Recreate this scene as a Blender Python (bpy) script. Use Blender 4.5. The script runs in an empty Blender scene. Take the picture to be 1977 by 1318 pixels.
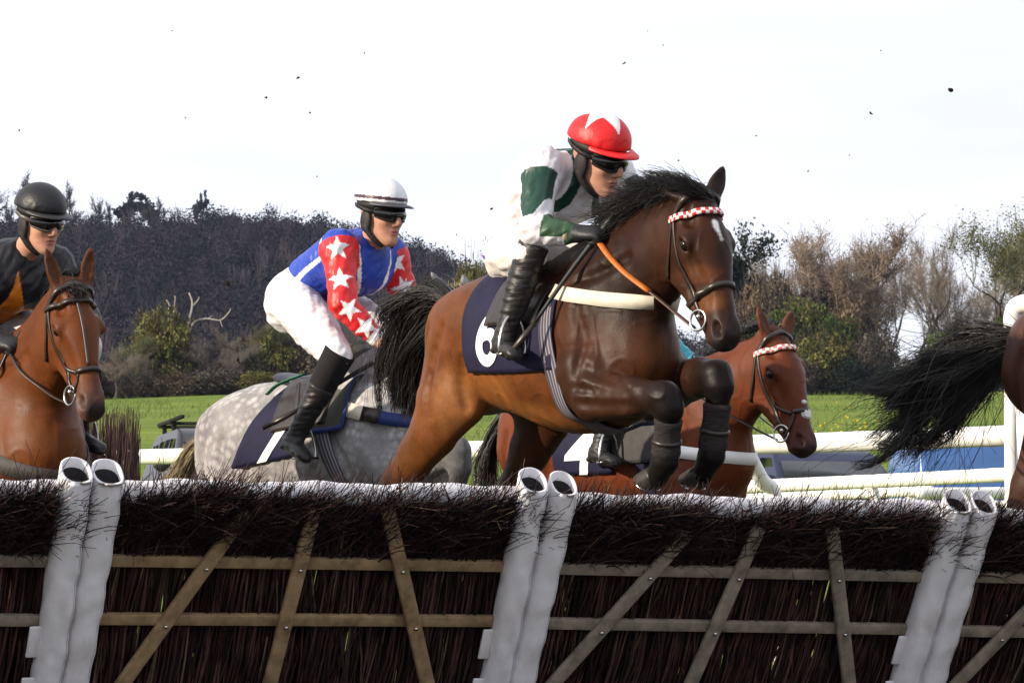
import bpy, math, random, os
import numpy as np
from mathutils import Vector, Matrix

# ------------------------------------------------------------------ camera, sky, sun, exposure
scene = bpy.context.scene
COL = scene.collection
FPX, CPX, CPY = 9500.0, 988.5, 659.0          # focal length and centre in photograph pixels
CAM_Z = 0.25
PITCH = math.atan((1350.0 - CPY) / FPX)
cam_data = bpy.data.cameras.new("camera")
cam_data.sensor_width = 36.0
cam_data.lens = FPX * 36.0 / 1977.0
cam_data.clip_start = 0.5
cam_data.clip_end = 8000.0
cam_data.dof.use_dof = True
cam_data.dof.focus_distance = 21.0
cam_data.dof.aperture_fstop = 36.0
cam = bpy.data.objects.new("camera", cam_data)
cam.location = (0, 0, CAM_Z)
cam.rotation_euler = (math.pi / 2 + PITCH, 0, 0)
COL.objects.link(cam)
scene.camera = cam

SUN_AZ = (-0.91, -0.42)
SUN_EL = math.radians(21)
world = bpy.data.worlds.new("World")
scene.world = world
world.use_nodes = True
wn, wl = world.node_tree.nodes, world.node_tree.links
wn.clear()
w_out = wn.new("ShaderNodeOutputWorld")
w_bg = wn.new("ShaderNodeBackground")
w_sky = wn.new("ShaderNodeTexSky")
w_sky.sky_type = 'NISHITA'
w_sky.sun_disc = False
w_sky.sun_elevation = SUN_EL
w_sky.sun_rotation = math.atan2(SUN_AZ[0], SUN_AZ[1])
w_sky.air_density = 1.0
w_sky.dust_density = 1.5
w_tc = wn.new("ShaderNodeTexCoord")
w_map = wn.new("ShaderNodeMapping")
w_map.inputs['Scale'].default_value = (1.6, 1.6, 9.0)
w_noise = wn.new("ShaderNodeTexNoise")
w_noise.inputs['Scale'].default_value = 2.2
w_noise.inputs['Detail'].default_value = 6.0
w_noise.inputs['Roughness'].default_value = 0.55
w_ramp = wn.new("ShaderNodeValToRGB")
w_ramp.color_ramp.elements[0].position = 0.28
w_ramp.color_ramp.elements[0].color = (0.72, 0.72, 0.72, 1)
w_ramp.color_ramp.elements[1].position = 0.52
w_ramp.color_ramp.elements[1].color = (1, 1, 1, 1)
w_mix = wn.new("ShaderNodeMixRGB")
w_mix.inputs['Color2'].default_value = (11.3, 11.7, 12.9, 1)      # bright thin cloud over the sky
wl.new(w_tc.outputs['Generated'], w_map.inputs['Vector'])
wl.new(w_map.outputs['Vector'], w_noise.inputs['Vector'])
wl.new(w_noise.outputs['Fac'], w_ramp.inputs['Fac'])
wl.new(w_ramp.outputs['Color'], w_mix.inputs['Fac'])
wl.new(w_sky.outputs['Color'], w_mix.inputs['Color1'])
wl.new(w_mix.outputs['Color'], w_bg.inputs['Color'])
w_bg.inputs['Strength'].default_value = 0.057
wl.new(w_bg.outputs['Background'], w_out.inputs['Surface'])

sun_data = bpy.data.lights.new("sun", 'SUN')
sun_data.energy = 4.1
sun_data.angle = math.radians(0.5)
sun_data.color = (1.0, 0.86, 0.68)
sun = bpy.data.objects.new("sun", sun_data)
_sv = Vector((SUN_AZ[0] * math.cos(SUN_EL), SUN_AZ[1] * math.cos(SUN_EL), math.sin(SUN_EL)))
sun.rotation_euler = _sv.to_track_quat('Z', 'Y').to_euler()
sun.location = (-20, -5, 12)
COL.objects.link(sun)

scene.view_settings.view_transform = 'Standard'
scene.view_settings.look = 'None'
scene.view_settings.exposure = 0.72
scene.view_settings.gamma = 1.0
scene.render.engine = 'CYCLES'
scene.cycles.max_bounces = 6
scene.cycles.use_denoising = True

VOX = 1.0          # voxel scale for the sculpted figures

# ------------------------------------------------------------------ helpers: camera rays, tags, meshes
_fw = np.array([0, math.cos(PITCH), math.sin(PITCH)])
_up = np.array([0, -math.sin(PITCH), math.cos(PITCH)])
_rt = np.array([1.0, 0, 0])

def at(px, py, depth):
    """world point seen at photograph pixel (px,py), at distance depth along +Y"""
    d = FPX * _fw + (px - CPX) * _rt + (CPY - py) * _up
    return np.array([0, 0, CAM_Z]) + d * (depth / d[1])

def tag(o, label=None, cat=None, group=None, kind=None):
    if label: o['label'] = label
    if cat: o['category'] = cat
    if group: o['group'] = group
    if kind: o['kind'] = kind
    return o

def empty(name, loc=(0, 0, 0), mat=None):
    o = bpy.data.objects.new(name, None)
    o.empty_display_size = 0.2
    if mat is not None: o.matrix_world = mat
    else: o.location = loc
    COL.objects.link(o)
    return o

def link(name, me, mat=None, parent=None):
    o = bpy.data.objects.new(name, me)
    if mat is not None and len(me.materials) == 0: me.materials.append(mat)
    if parent is not None: o.parent = parent
    COL.objects.link(o)
    return o

def np_mesh(name, v, quads=None, tris=None, smooth=True, cols=None):
    """fast mesh from arrays"""
    v = np.ascontiguousarray(v, dtype=np.float32)
    me = bpy.data.meshes.new(name)
    me.vertices.add(len(v)); me.vertices.foreach_set("co", v.ravel())
    loops, starts, tot = [], [], 0
    if quads is not None and len(quads):
        q = np.asarray(quads, np.int32); loops.append(q.ravel()); starts.append(np.arange(len(q)) * 4); tot = len(q) * 4
    if tris is not None and len(tris):
        t = np.asarray(tris, np.int32); loops.append(t.ravel()); starts.append(tot + np.arange(len(t)) * 3)
    lo = np.concatenate(loops).astype(np.int32); st = np.concatenate(starts).astype(np.int32)
    me.loops.add(len(lo)); me.loops.foreach_set("vertex_index", lo)
    me.polygons.add(len(st)); me.polygons.foreach_set("loop_start", st)
    if smooth: me.polygons.foreach_set("use_smooth", np.ones(len(st), bool))
    me.update(calc_edges=True)
    me.validate()
    if cols is not None:
        a = me.color_attributes.new("tone", 'FLOAT_COLOR', 'POINT')
        c = np.ones((len(v), 4), np.float32); c[:, :3] = cols
        a.data.foreach_set("color", c.ravel())
    return me

class MB:
    """collects boxes, tubes, prisms ... into one mesh"""
    def __init__(s): s.v = []; s.q = []; s.t = []; s.n = 0
    def add(s, v, q=None, t=None):
        v = np.asarray(v, float).reshape(-1, 3)
        if q is not None and len(q): s.q.append(np.asarray(q, int) + s.n)
        if t is not None and len(t): s.t.append(np.asarray(t, int) + s.n)
        s.v.append(v); s.n += len(v)
    def box(s, c, size, R=None, taper=1.0):
        h = np.asarray(size, float) / 2
        P = np.array([[x, y, z] for z in (-1, 1) for y in (-1, 1) for x in (-1, 1)], float) * h
        P[4:, :2] *= taper
        if R is not None: P = P @ np.asarray(R).T
        s.add(P + np.asarray(c), [[0, 2, 3, 1], [4, 5, 7, 6], [0, 1, 5, 4], [2, 6, 7, 3], [0, 4, 6, 2], [1, 3, 7, 5]])
    def bar(s, a, b, w, h, up=(0, 0, 1)):
        a, b = np.asarray(a, float), np.asarray(b, float)
        t = b - a; L = np.linalg.norm(t); t /= L
        side = np.cross(up, t); side /= np.linalg.norm(side); u = np.cross(t, side)
        s.box((a + b) / 2, (L, w, h), np.stack([t, side, u], 1))
    def tube(s, pts, r, n=10, caps=True, flat=1.0):
        pts = np.asarray(pts, float); m = len(pts)
        r = np.full(m, r) if np.isscalar(r) else np.asarray(r, float)
        tg = np.gradient(pts, axis=0); tg /= np.linalg.norm(tg, axis=1)[:, None] + 1e-12
        ref = np.array([0, 0, 1.0]) if abs(tg[0][2]) < .9 else np.array([1.0, 0, 0])
        a = np.cross(tg[0], ref); a /= np.linalg.norm(a)
        ang = np.arange(n) * 2 * math.pi / n
        V = []
        for i in range(m):
            a = a - tg[i] * (a @ tg[i]); a /= np.linalg.norm(a); b = np.cross(tg[i], a)
            V.append(pts[i] + r[i] * (np.cos(ang)[:, None] * a + flat * np.sin(ang)[:, None] * b))
        V = np.concatenate(V)
        q = [[i * n + j, i * n + (j + 1) % n, (i + 1) * n + (j + 1) % n, (i + 1) * n + j] for i in range(m - 1) for j in range(n)]
        t = []
        if caps:
            V = np.concatenate([V, pts[:1], pts[-1:]]); c0, c1 = m * n, m * n + 1
            t = [[c0, (j + 1) % n, j] for j in range(n)] + [[c1, (m - 1) * n + j, (m - 1) * n + (j + 1) % n] for j in range(n)]
        s.add(V, q, t)
    def ribbon(s, pts, nrm, w, th=0.004):
        """flat strap along pts, with face normals nrm"""
        pts = np.asarray(pts, float); nrm = np.asarray(nrm, float); m = len(pts)
        tg = np.gradient(pts, axis=0); tg /= np.linalg.norm(tg, axis=1)[:, None] + 1e-12
        sd = np.cross(nrm, tg); sd /= np.linalg.norm(sd, axis=1)[:, None] + 1e-12
        w = np.full(m, w) if np.isscalar(w) else np.asarray(w)
        hw = (w / 2)[:, None]
        V = np.stack([pts - sd * hw, pts + sd * hw, pts + sd * hw + nrm * th, pts - sd * hw + nrm * th], 1).reshape(-1, 3)
        q = [[i * 4 + j, i * 4 + (j + 1) % 4, i * 4 + 4 + (j + 1) % 4, i * 4 + 4 + j] for i in range(m - 1) for j in range(4)]
        q += [[3, 2, 1, 0], [m * 4 - 4, m * 4 - 3, m * 4 - 2, m * 4 - 1]]
        s.add(V, q)
    def ball(s, c, r, n=12, R=None):
        r = np.broadcast_to(np.asarray(r, float), (3,))
        m = n // 2
        V = [[0, 0, 1]] + [[math.sin(math.pi * i / m) * math.cos(2 * math.pi * j / n), math.sin(math.pi * i / m) * math.sin(2 * math.pi * j / n), math.cos(math.pi * i / m)] for i in range(1, m) for j in range(n)] + [[0, 0, -1]]
        V = np.array(V) * r
        if R is not None: V = V @ np.asarray(R).T
        q = [[1 + i * n + j, 1 + (i + 1) * n + j, 1 + (i + 1) * n + (j + 1) % n, 1 + i * n + (j + 1) % n] for i in range(m - 2) for j in range(n)]
        e = len(V) - 1; b = 1 + (m - 2) * n
        t = [[0, 1 + j, 1 + (j + 1) % n] for j in range(n)] + [[e, b + (j + 1) % n, b + j] for j in range(n)]
        s.add(V + np.asarray(c), q, t)
    def ring(s, c, R, r, nrm, n=24, m=8):
        nrm = np.asarray(nrm, float); nrm /= np.linalg.norm(nrm)
        a = np.cross(nrm, [0.3, 0.2, 0.9]); a /= np.linalg.norm(a); b = np.cross(nrm, a)
        V = []
        for i in range(n):
            o = a * math.cos(2 * math.pi * i / n) + b * math.sin(2 * math.pi * i / n)
            for j in range(m):
                V.append(np.asarray(c) + o * (R + r * math.cos(2 * math.pi * j / m)) + nrm * r * math.sin(2 * math.pi * j / m))
        s.add(V, [[i * m + j, i * m + (j + 1) % m, ((i + 1) % n) * m + (j + 1) % m, ((i + 1) % n) * m + j] for i in range(n) for j in range(m)])
    def strands(s, pts, r0, r1):
        """pts (N,M,3) many thin three sided hairs / twigs"""
        pts = np.asarray(pts, float); N, M, _ = pts.shape
        tg = np.gradient(pts, axis=1); tg /= np.linalg.norm(tg, axis=2)[..., None] + 1e-12
        ref = np.random.RandomState(5).normal(size=(N, 1, 3))
        a = np.cross(tg, ref); a /= np.linalg.norm(a, axis=2)[..., None] + 1e-12
        b = np.cross(tg, a)
        r = (np.asarray(r0).reshape(-1, 1) * (1 - np.linspace(0, 1, M)) + np.asarray(r1).reshape(-1, 1) * np.linspace(0, 1, M))
        r = np.broadcast_to(r, (N, M))[..., None]
        ring = [pts + r * (math.cos(k * 2.0944) * a + math.sin(k * 2.0944) * b) for k in range(3)]
        V = np.stack(ring, 2).reshape(-1, 3)
        base = (np.arange(N) * M * 3)[:, None, None] + (np.arange(M - 1) * 3)[None, :, None]
        qs = []
        for k in range(3):
            k2 = (k + 1) % 3
            qs.append(np.concatenate([base + k, base + k2, base + 3 + k2, base + 3 + k], 2).reshape(-1, 4))
        s.add(V, np.concatenate(qs))
    def mesh(s, name, smooth=False, cols=None):
        v = np.concatenate(s.v)
        return np_mesh(name, v, np.concatenate(s.q) if s.q else None, np.concatenate(s.t) if s.t else None, smooth, cols)
    def build(s, name, mat, parent=None, smooth=False, bevel=0.0, cols=None):
        o = link(name, s.mesh(name, smooth, cols), mat, parent)
        if bevel:
            m = o.modifiers.new("bevel", 'BEVEL'); m.width = bevel; m.segments = 2; m.limit_method = 'ANGLE'
        return o

def unit(v):
    v = np.asarray(v, float); return v / np.linalg.norm(v)

def spline(P, n):
    """Catmull-Rom through rows of P, n samples per span"""
    P = np.asarray(P, float)
    Q = np.concatenate([[2 * P[0] - P[1]], P, [2 * P[-1] - P[-2]]])
    out = []
    for i in range(len(P) - 1):
        a, b, c, d = Q[i:i + 4]
        for k in range(n):
            t = k / n
            out.append(.5 * (2 * b + (c - a) * t + (2 * a - 5 * b + 4 * c - d) * t * t + (3 * b - a - 3 * c + d) * t ** 3))
    out.append(P[-1])
    return np.array(out)

# ------------------------------------------------------------------ materials
MATS = {}
def nodes_of(name):
    m = bpy.data.materials.new(name); m.use_nodes = True
    nt = m.node_tree; b = nt.nodes['Principled BSDF']
    MATS[name] = m
    return m, nt, b

def noise_node(nt, scale, detail=4.0, rough=.55, stretch=None, coord='Object'):
    tc = nt.nodes.new("ShaderNodeTexCoord"); n = nt.nodes.new("ShaderNodeTexNoise")
    n.inputs['Scale'].default_value = scale; n.inputs['Detail'].default_value = detail; n.inputs['Roughness'].default_value = rough
    if stretch:
        mp = nt.nodes.new("ShaderNodeMapping"); mp.inputs['Scale'].default_value = stretch
        nt.links.new(tc.outputs[coord], mp.inputs['Vector']); nt.links.new(mp.outputs['Vector'], n.inputs['Vector'])
    else: nt.links.new(tc.outputs[coord], n.inputs['Vector'])
    return n

def ramp(nt, fac, stops):
    r = nt.nodes.new("ShaderNodeValToRGB"); e = r.color_ramp.elements
    while len(e) < len(stops): e.new(0.5)
    for i, (p, c) in enumerate(stops):
        e[i].position = p; e[i].color = (*c, 1) if len(c) == 3 else c
    nt.links.new(fac, r.inputs['Fac'])
    return r

def bump(nt, b, height, strength, dist=0.01):
    bp = nt.nodes.new("ShaderNodeBump"); bp.inputs['Strength'].default_value = strength; bp.inputs['Distance'].default_value = dist
    nt.links.new(height, bp.inputs['Height']); nt.links.new(bp.outputs['Normal'], b.inputs['Normal'])
    return bp

def mat_plain(name, col, rough=.5, spec=.5, metal=0.0, var=.25, nscale=30.0, bstr=.15, bdist=.004, stretch=None, sheen=0.0, coat=0.0):
    """a colour with irregular tone and fine relief"""
    if name in MATS: return MATS[name]
    m, nt, b = nodes_of(name)
    n = noise_node(nt, nscale, 6, .6, stretch)
    c = np.array(col)
    r = ramp(nt, n.outputs['Fac'], [(.25, tuple(c * (1 - var))), (.75, tuple(np.minimum(c * (1 + var), 1)))])
    nt.links.new(r.outputs['Color'], b.inputs['Base Color'])
    b.inputs['Roughness'].default_value = rough; b.inputs['Specular IOR Level'].default_value = spec
    b.inputs['Metallic'].default_value = metal
    b.inputs['Sheen Weight'].default_value = sheen
    b.inputs['Coat Weight'].default_value = coat
    if bstr: bump(nt, b, n.outputs['Fac'], bstr, bdist)
    return m

def mat_tone(name, rough=.45, spec=.4, var=.3, nscale=9.0, fine=160.0, bstr=.12, bdist=.004, sheen=0.0, stretch=None, fstretch=None, lump=0.0, finevar=0.0, specks=0.0):
    """colour from the mesh's own 'tone' attribute (coat or cloth dye), mottled by noise"""
    m, nt, b = nodes_of(name)
    at_ = nt.nodes.new("ShaderNodeAttribute"); at_.attribute_name = "tone"
    n = noise_node(nt, nscale, 5, .6, stretch)
    r = ramp(nt, n.outputs['Fac'], [(.3, (1 - var,) * 3), (.7, (1 + var,) * 3)])
    mx = nt.nodes.new("ShaderNodeMixRGB"); mx.blend_type = 'MULTIPLY'; mx.inputs['Fac'].default_value = 1
    nt.links.new(at_.outputs['Color'], mx.inputs['Color1']); nt.links.new(r.outputs['Color'], mx.inputs['Color2'])
    b.inputs['Roughness'].default_value = rough; b.inputs['Specular IOR Level'].default_value = spec; b.inputs['Sheen Weight'].default_value = sheen
    f = noise_node(nt, fine, 4, .6, fstretch)
    if finevar:                                          # short hair: streaks of tone and gloss
        fv = noise_node(nt, fine * .45, 6, .7, fstretch); r2 = ramp(nt, fv.outputs['Fac'], [(.3, (1 - finevar,) * 3), (.7, (1 + finevar,) * 3)])
        m2 = nt.nodes.new("ShaderNodeMixRGB"); m2.blend_type = 'MULTIPLY'; m2.inputs['Fac'].default_value = 1
        nt.links.new(mx.outputs['Color'], m2.inputs['Color1']); nt.links.new(r2.outputs['Color'], m2.inputs['Color2']); mx = m2
        rr = ramp(nt, n.outputs['Fac'], [(.3, (rough * .8,) * 3), (.7, (min(1, rough * 1.35),) * 3)]); nt.links.new(rr.outputs['Color'], b.inputs['Roughness'])
    if specks:                                           # spots of kicked-up mud
        sn = noise_node(nt, 46.0, 3, .55); r4 = ramp(nt, sn.outputs['Fac'], [(specks, (1, 1, 1)), (specks + .03, (.16, .12, .09))])
        m3 = nt.nodes.new("ShaderNodeMixRGB"); m3.blend_type = 'MULTIPLY'; m3.inputs['Fac'].default_value = .8
        nt.links.new(mx.outputs['Color'], m3.inputs['Color1']); nt.links.new(r4.outputs['Color'], m3.inputs['Color2']); mx = m3
    nt.links.new(mx.outputs['Color'], b.inputs['Base Color'])
    if lump:
        g = noise_node(nt, nscale * 1.7, 2, .5)
        ad = nt.nodes.new("ShaderNodeMath"); ad.operation = 'MULTIPLY_ADD'; ad.inputs[1].default_value = lump
        nt.links.new(g.outputs['Fac'], ad.inputs[0]); nt.links.new(f.outputs['Fac'], ad.inputs[2])
        bump(nt, b, ad.outputs[0], bstr, bdist)
    else: bump(nt, b, f.outputs['Fac'], bstr, bdist)
    return m
# ------------------------------------------------------------------ sculpting: distance field figures turned into ONE continuous skin
class Sdf:
    def __init__(s): s.p = []
    def chain(s, pts, k=.04, col=(.5, .5, .5), lat=(0, 1, 0), sub=False, n=3):
        """pts rows: x,y,z, radius in the plane, radius sideways (along lat)"""
        P = np.asarray(pts, float)
        if P.shape[1] == 4: P = np.concatenate([P, P[:, 3:4]], 1)
        if n > 1 and len(P) > 2: P = spline(P, n)
        P[:, 3:] = np.maximum(P[:, 3:], .003)
        lo = (P[:, :3] - P[:, 3:].max(1)[:, None]).min(0); hi = (P[:, :3] + P[:, 3:].max(1)[:, None]).max(0)
        s.p.append(dict(t='c', P=P, k=k, col=np.array(col), lat=unit(lat), sub=sub, lo=lo, hi=hi)); return s
    def ell(s, c, r, R=None, k=.03, col=(.5, .5, .5), sub=False):
        c = np.asarray(c, float); r = np.broadcast_to(np.asarray(r, float), (3,))
        m = r.max() if R is not None else r
        s.p.append(dict(t='e', c=c, r=r, R=np.eye(3) if R is None else np.asarray(R, float), k=k, col=np.array(col), sub=sub, lo=c - m, hi=c + m)); return s
    def cut(s, pt, nrm, k=.004):
        """keep the side the normal points away from"""
        s.p.append(dict(t='h', c=np.asarray(pt, float), n=unit(nrm), k=k, sub='cut', col=None)); return s
    def _d(s, q, X):
        if q['t'] == 'e':
            L = ((X - q['c']) @ q['R']).astype(np.float32)
            r = q['r'].astype(np.float32)
            k0 = np.sqrt(((L / r) ** 2).sum(1)); k1 = np.sqrt(((L / (r * r)) ** 2).sum(1)) + 1e-6
            return np.where(k0 < .05, -r.min(), k0 * (k0 - 1) / k1)
        if q['t'] == 'h': return (X - q['c']) @ q['n']
        P = q['P']; best = np.full(len(X), 1e3, np.float32)
        for i in range(len(P) - 1):
            a, b = P[i, :3], P[i + 1, :3]
            ab = b - a; L = np.linalg.norm(ab)
            if L < 1e-6: continue
            t = ab / L
            w = q['lat'] - t * (q['lat'] @ t); w = unit(w); v = np.cross(t, w)
            Y = X - a
            ax = Y @ t; h = np.clip(ax / L, 0, 1)
            rv = P[i, 3] + (P[i + 1, 3] - P[i, 3]) * h; rw = P[i, 4] + (P[i + 1, 4] - P[i, 4]) * h
            e = ax - h * L; pv = Y @ v; pw = Y @ w; re = np.sqrt(rv * rw)
            k0 = np.sqrt((pv / rv) ** 2 + (pw / rw) ** 2 + (e / re) ** 2)
            k1 = np.sqrt((pv / rv ** 2) ** 2 + (pw / rw ** 2) ** 2 + (e / re ** 2) ** 2) + 1e-6
            d = np.where(k0 < .05, -np.minimum(rv, rw), k0 * (k0 - 1) / k1)
            kk = .012; hh = np.maximum(kk - np.abs(best - d), 0) / kk; best = np.minimum(best, d) - hh * hh * kk * .25
        return best
    def eval(s, X, cull=True):
        X = np.asarray(X, float); D = np.full(len(X), 1.0, np.float32)
        for q in s.p:
            if q['t'] != 'h':
                m = q['k'] + .06
                I = np.nonzero(((X > q['lo'] - m) & (X < q['hi'] + m)).all(1))[0] if cull else np.arange(len(X))
                if not len(I): continue
            else: I = np.arange(len(X))
            d = s._d(q, X[I]); o = D[I]; k = q['k']
            if q['sub'] is True or q['sub'] == 'cut':
                if q['sub'] is True: d = -d
                h = np.maximum(k - np.abs(o - d), 0) / k
                D[I] = np.maximum(o, d) + h * h * k * .25
            else:
                h = np.maximum(k - np.abs(o - d), 0) / k
                D[I] = np.minimum(o, d) - h * h * k * .25
        return D
    def grad(s, X, e=.004):
        X = np.asarray(X, float)
        g = np.stack([s.eval(X + np.eye(3)[i] * e) - s.eval(X - np.eye(3)[i] * e) for i in range(3)], 1)
        return g / (np.linalg.norm(g, axis=1)[:, None] + 1e-9)
    def colours(s, X, soft=.02):
        W = np.zeros(len(X)); C = np.zeros((len(X), 3))
        D = {}; dm = np.full(len(X), 1e3)
        for i, q in enumerate(s.p):
            if q['sub'] == 'cut' or q.get('groove'): continue
            m = .08
            I = np.nonzero(((X > q['lo'] - m) & (X < q['hi'] + m)).all(1))[0]
            if len(I):
                d = np.abs(s._d(q, X[I])) if q['sub'] else s._d(q, X[I])
                D[i] = (I, d); np.minimum.at(dm, I, d)
        for i, (I, d) in D.items():
            w = np.exp(-np.clip(d - dm[I], 0, 1) / soft)
            W[I] += w; C[I] += w[:, None] * s.p[i]['col']
        return C / np.maximum(W, 1e-6)[:, None]
    def project(s, outside, inside, off=.004, n=40):
        """walk from outside points towards inside points until the skin is off away"""
        A = np.asarray(outside, float).copy(); B = np.asarray(inside, float)
        L = np.linalg.norm(B - A, axis=1); t = (B - A) / L[:, None]; tr = np.zeros(len(A))
        for _ in range(n):
            d = s.eval(A + t * tr[:, None]) - off
            tr = np.minimum(tr + np.minimum(d, .055) * .85, L)
        return A + t * tr[:, None]
    def mesh(s, name, h=.008, mat=None, parent=None, paint=None, colfn=None, soft=.02, disp=None, relax=0):
        h = h * VOX
        pr = [q for q in s.p if q['sub'] is False]
        lo = np.min([q['lo'] for q in pr], 0) - .04; hi = np.max([q['hi'] for q in pr], 0) + .04
        B = 8
        nb = np.ceil((hi - lo) / (h * B)).astype(int); N = nb * B + 1
        G = np.full(N, 1.0, np.float32)
        bi = np.stack(np.meshgrid(*[np.arange(k) for k in nb], indexing='ij'), -1).reshape(-1, 3)
        ctr = lo + (bi + .5) * B * h
        dc = s.eval(ctr)
        near = np.abs(dc) < B * h * 1.35 + .012
        ins = bi[(~near) & (dc < 0)]
        for b in ins: G[b[0] * B:b[0] * B + B + 1, b[1] * B:b[1] * B + B + 1, b[2] * B:b[2] * B + B + 1] = -1
        loc = np.stack(np.meshgrid(*[np.arange(B + 1)] * 3, indexing='ij'), -1).reshape(-1, 3)
        act = bi[near]
        for c0 in range(0, len(act), 1500):
            ab = act[c0:c0 + 1500]
            idx = (ab[:, None, :] * B + loc[None]).reshape(-1, 3)
            d = s.eval(lo + idx * h)
            G[idx[:, 0], idx[:, 1], idx[:, 2]] = d
        S = G < 0
        c8 = np.zeros(np.array(N) - 1, np.uint8)
        offs = [(i, j, k) for i in (0, 1) for j in (0, 1) for k in (0, 1)]
        n0, n1, n2 = np.array(N) - 1
        for (i, j, k) in offs: c8 += S[i:i + n0, j:j + n1, k:k + n2]
        cells = np.argwhere((c8 > 0) & (c8 < 8))
        vals = np.stack([G[cells[:, 0] + i, cells[:, 1] + j, cells[:, 2] + k] for i, j, k in offs], 1)
        acc = np.zeros((len(cells), 3)); cnt = np.zeros(len(cells))
        oa = np.array(offs)
        for a in range(8):
            for b in range(a + 1, 8):
                if np.abs(oa[a] - oa[b]).sum() != 1: continue
                va, vb = vals[:, a], vals[:, b]; m = (va < 0) != (vb < 0)
                t = va[m] / (va[m] - vb[m])
                acc[m] += oa[a] + (oa[b] - oa[a]) * t[:, None]; cnt[m] += 1
        V = lo + (cells + acc / cnt[:, None]) * h
        idm = np.full(np.array(N) - 1, -1, np.int32); idm[cells[:, 0], cells[:, 1], cells[:, 2]] = np.arange(len(cells))
        Q = []
        for ax in range(3):
            sl0 = [slice(1, n_) for n_ in (n0, n1, n2)]; sl0[ax] = slice(0, (n0, n1, n2)[ax])
            sl1 = list(sl0); sl1[ax] = slice(1, (n0, n1, n2)[ax] + 1)
            A, C = S[tuple(sl0)], S[tuple(sl1)]
            E = np.argwhere(A != C)
            if not len(E): continue
            sg = A[E[:, 0], E[:, 1], E[:, 2]]
            b_, c_ = (ax + 1) % 3, (ax + 2) % 3
            E = E + np.array([0 if i == ax else 1 for i in range(3)])
            def cell(db, dc_):
                F = E.copy(); F[:, b_] -= db; F[:, c_] -= dc_
                return idm[F[:, 0], F[:, 1], F[:, 2]]
            q = np.stack([cell(1, 1), cell(0, 1), cell(0, 0), cell(1, 0)], 1)
            q[~sg] = q[~sg][:, ::-1]
            Q.append(q)
        Q = np.concatenate(Q); Q = Q[(Q >= 0).all(1)]
        for _ in range(relax + 1):                       # light smoothing of the voxel steps
            S_ = np.zeros_like(V); n_ = np.zeros(len(V))
            for a in range(4):
                for b in (1, 3):
                    np.add.at(S_, Q[:, a], V[Q[:, (a + b) % 4]]); np.add.at(n_, Q[:, a], 1)
            V = V * .45 + .55 * S_ / np.maximum(n_, 1)[:, None]
        C = colfn(V) if colfn else s.colours(V, soft)
        if paint:
            for c, r, col, st in paint:
                r = np.broadcast_to(np.asarray(r, float), (3,))
                d = np.sqrt((((V - np.asarray(c)) / r) ** 2).sum(1))
                w = np.clip((1 - d) * 2.2, 0, 1)[:, None] * st
                C = C * (1 - w) + np.array(col) * w
        if disp is not None: V = disp(V, s)
        me = np_mesh(name, V, Q, None, True, C)
        return link(name, me, mat, parent)

def wob(X, f, seed=0):
    """cheap smooth 3-D wobble in -1..1"""
    r = np.random.RandomState(seed); out = np.zeros(len(X))
    for i in range(5):
        d = r.normal(size=3); d /= np.linalg.norm(d)
        out += np.sin(X @ d * f * (1 + .35 * i) + r.rand() * 6.28 + .8 * np.sin(X @ r.normal(size=3) * f * .5))
    return out / 5
# ------------------------------------------------------------------ horses
def rot_of(yaw, pitch=0.0, roll=0.0):
    cy, sy, cp, sp, cr, sr = math.cos(yaw), math.sin(yaw), math.cos(pitch), math.sin(pitch), math.cos(roll), math.sin(roll)
    return np.array([[cy, -sy, 0], [sy, cy, 0], [0, 0, 1]]) @ np.array([[cp, 0, -sp], [0, 1, 0], [sp, 0, cp]]) @ np.array([[1, 0, 0], [0, cr, -sr], [0, sr, cr]])

def mat4(R, T):
    M = np.eye(4); M[:3, :3] = R; M[:3, 3] = T
    return Matrix(M.tolist())

LEATHER = mat_plain('dark_leather', (.022, .014, .010), .38, .5, var=.35, nscale=60)
BROWN_LEATHER = mat_plain('brown_leather', (.060, .030, .016), .42, .5, var=.3, nscale=60)
STEEL = mat_plain('steel', (.55, .54, .52), .22, .5, metal=1.0, var=.1, nscale=40, bstr=.05)
EYE = mat_plain('dark_eye', (.008, .005, .003), .10, .35, var=.2, bstr=0)
HOOF = mat_plain('horn_hoof', (.030, .026, .020), .5, .4, var=.4, nscale=25)
NAVY = mat_plain('navy_cloth', (.0085, .0075, .030), .75, .25, var=.2, nscale=14, bstr=.35, bdist=.012)
WHITE_CLOTH = mat_plain('white_cloth', (.78, .77, .76), .75, .25, var=.06, nscale=14, bstr=.2, bdist=.01)
CREAM_WEB = mat_plain('cream_webbing', (.62, .58, .47), .7, .3, var=.12, nscale=30, bstr=.2)
BLUE_WEB = mat_plain('blue_webbing', (.014, .030, .14), .6, .3, var=.2, nscale=40)
RUBBER = mat_plain('orange_rubber', (.55, .14, .02), .5, .4, var=.2, nscale=50)
BLACK_RUBBER = mat_plain('black_rubber', (.015, .015, .016), .55, .4, var=.25, nscale=50)
BANDAGE = mat_plain('black_bandage', (.030, .025, .024), .9, .15, var=.45, nscale=26, bstr=.8, bdist=.012, stretch=(1, 1, 5))
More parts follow.
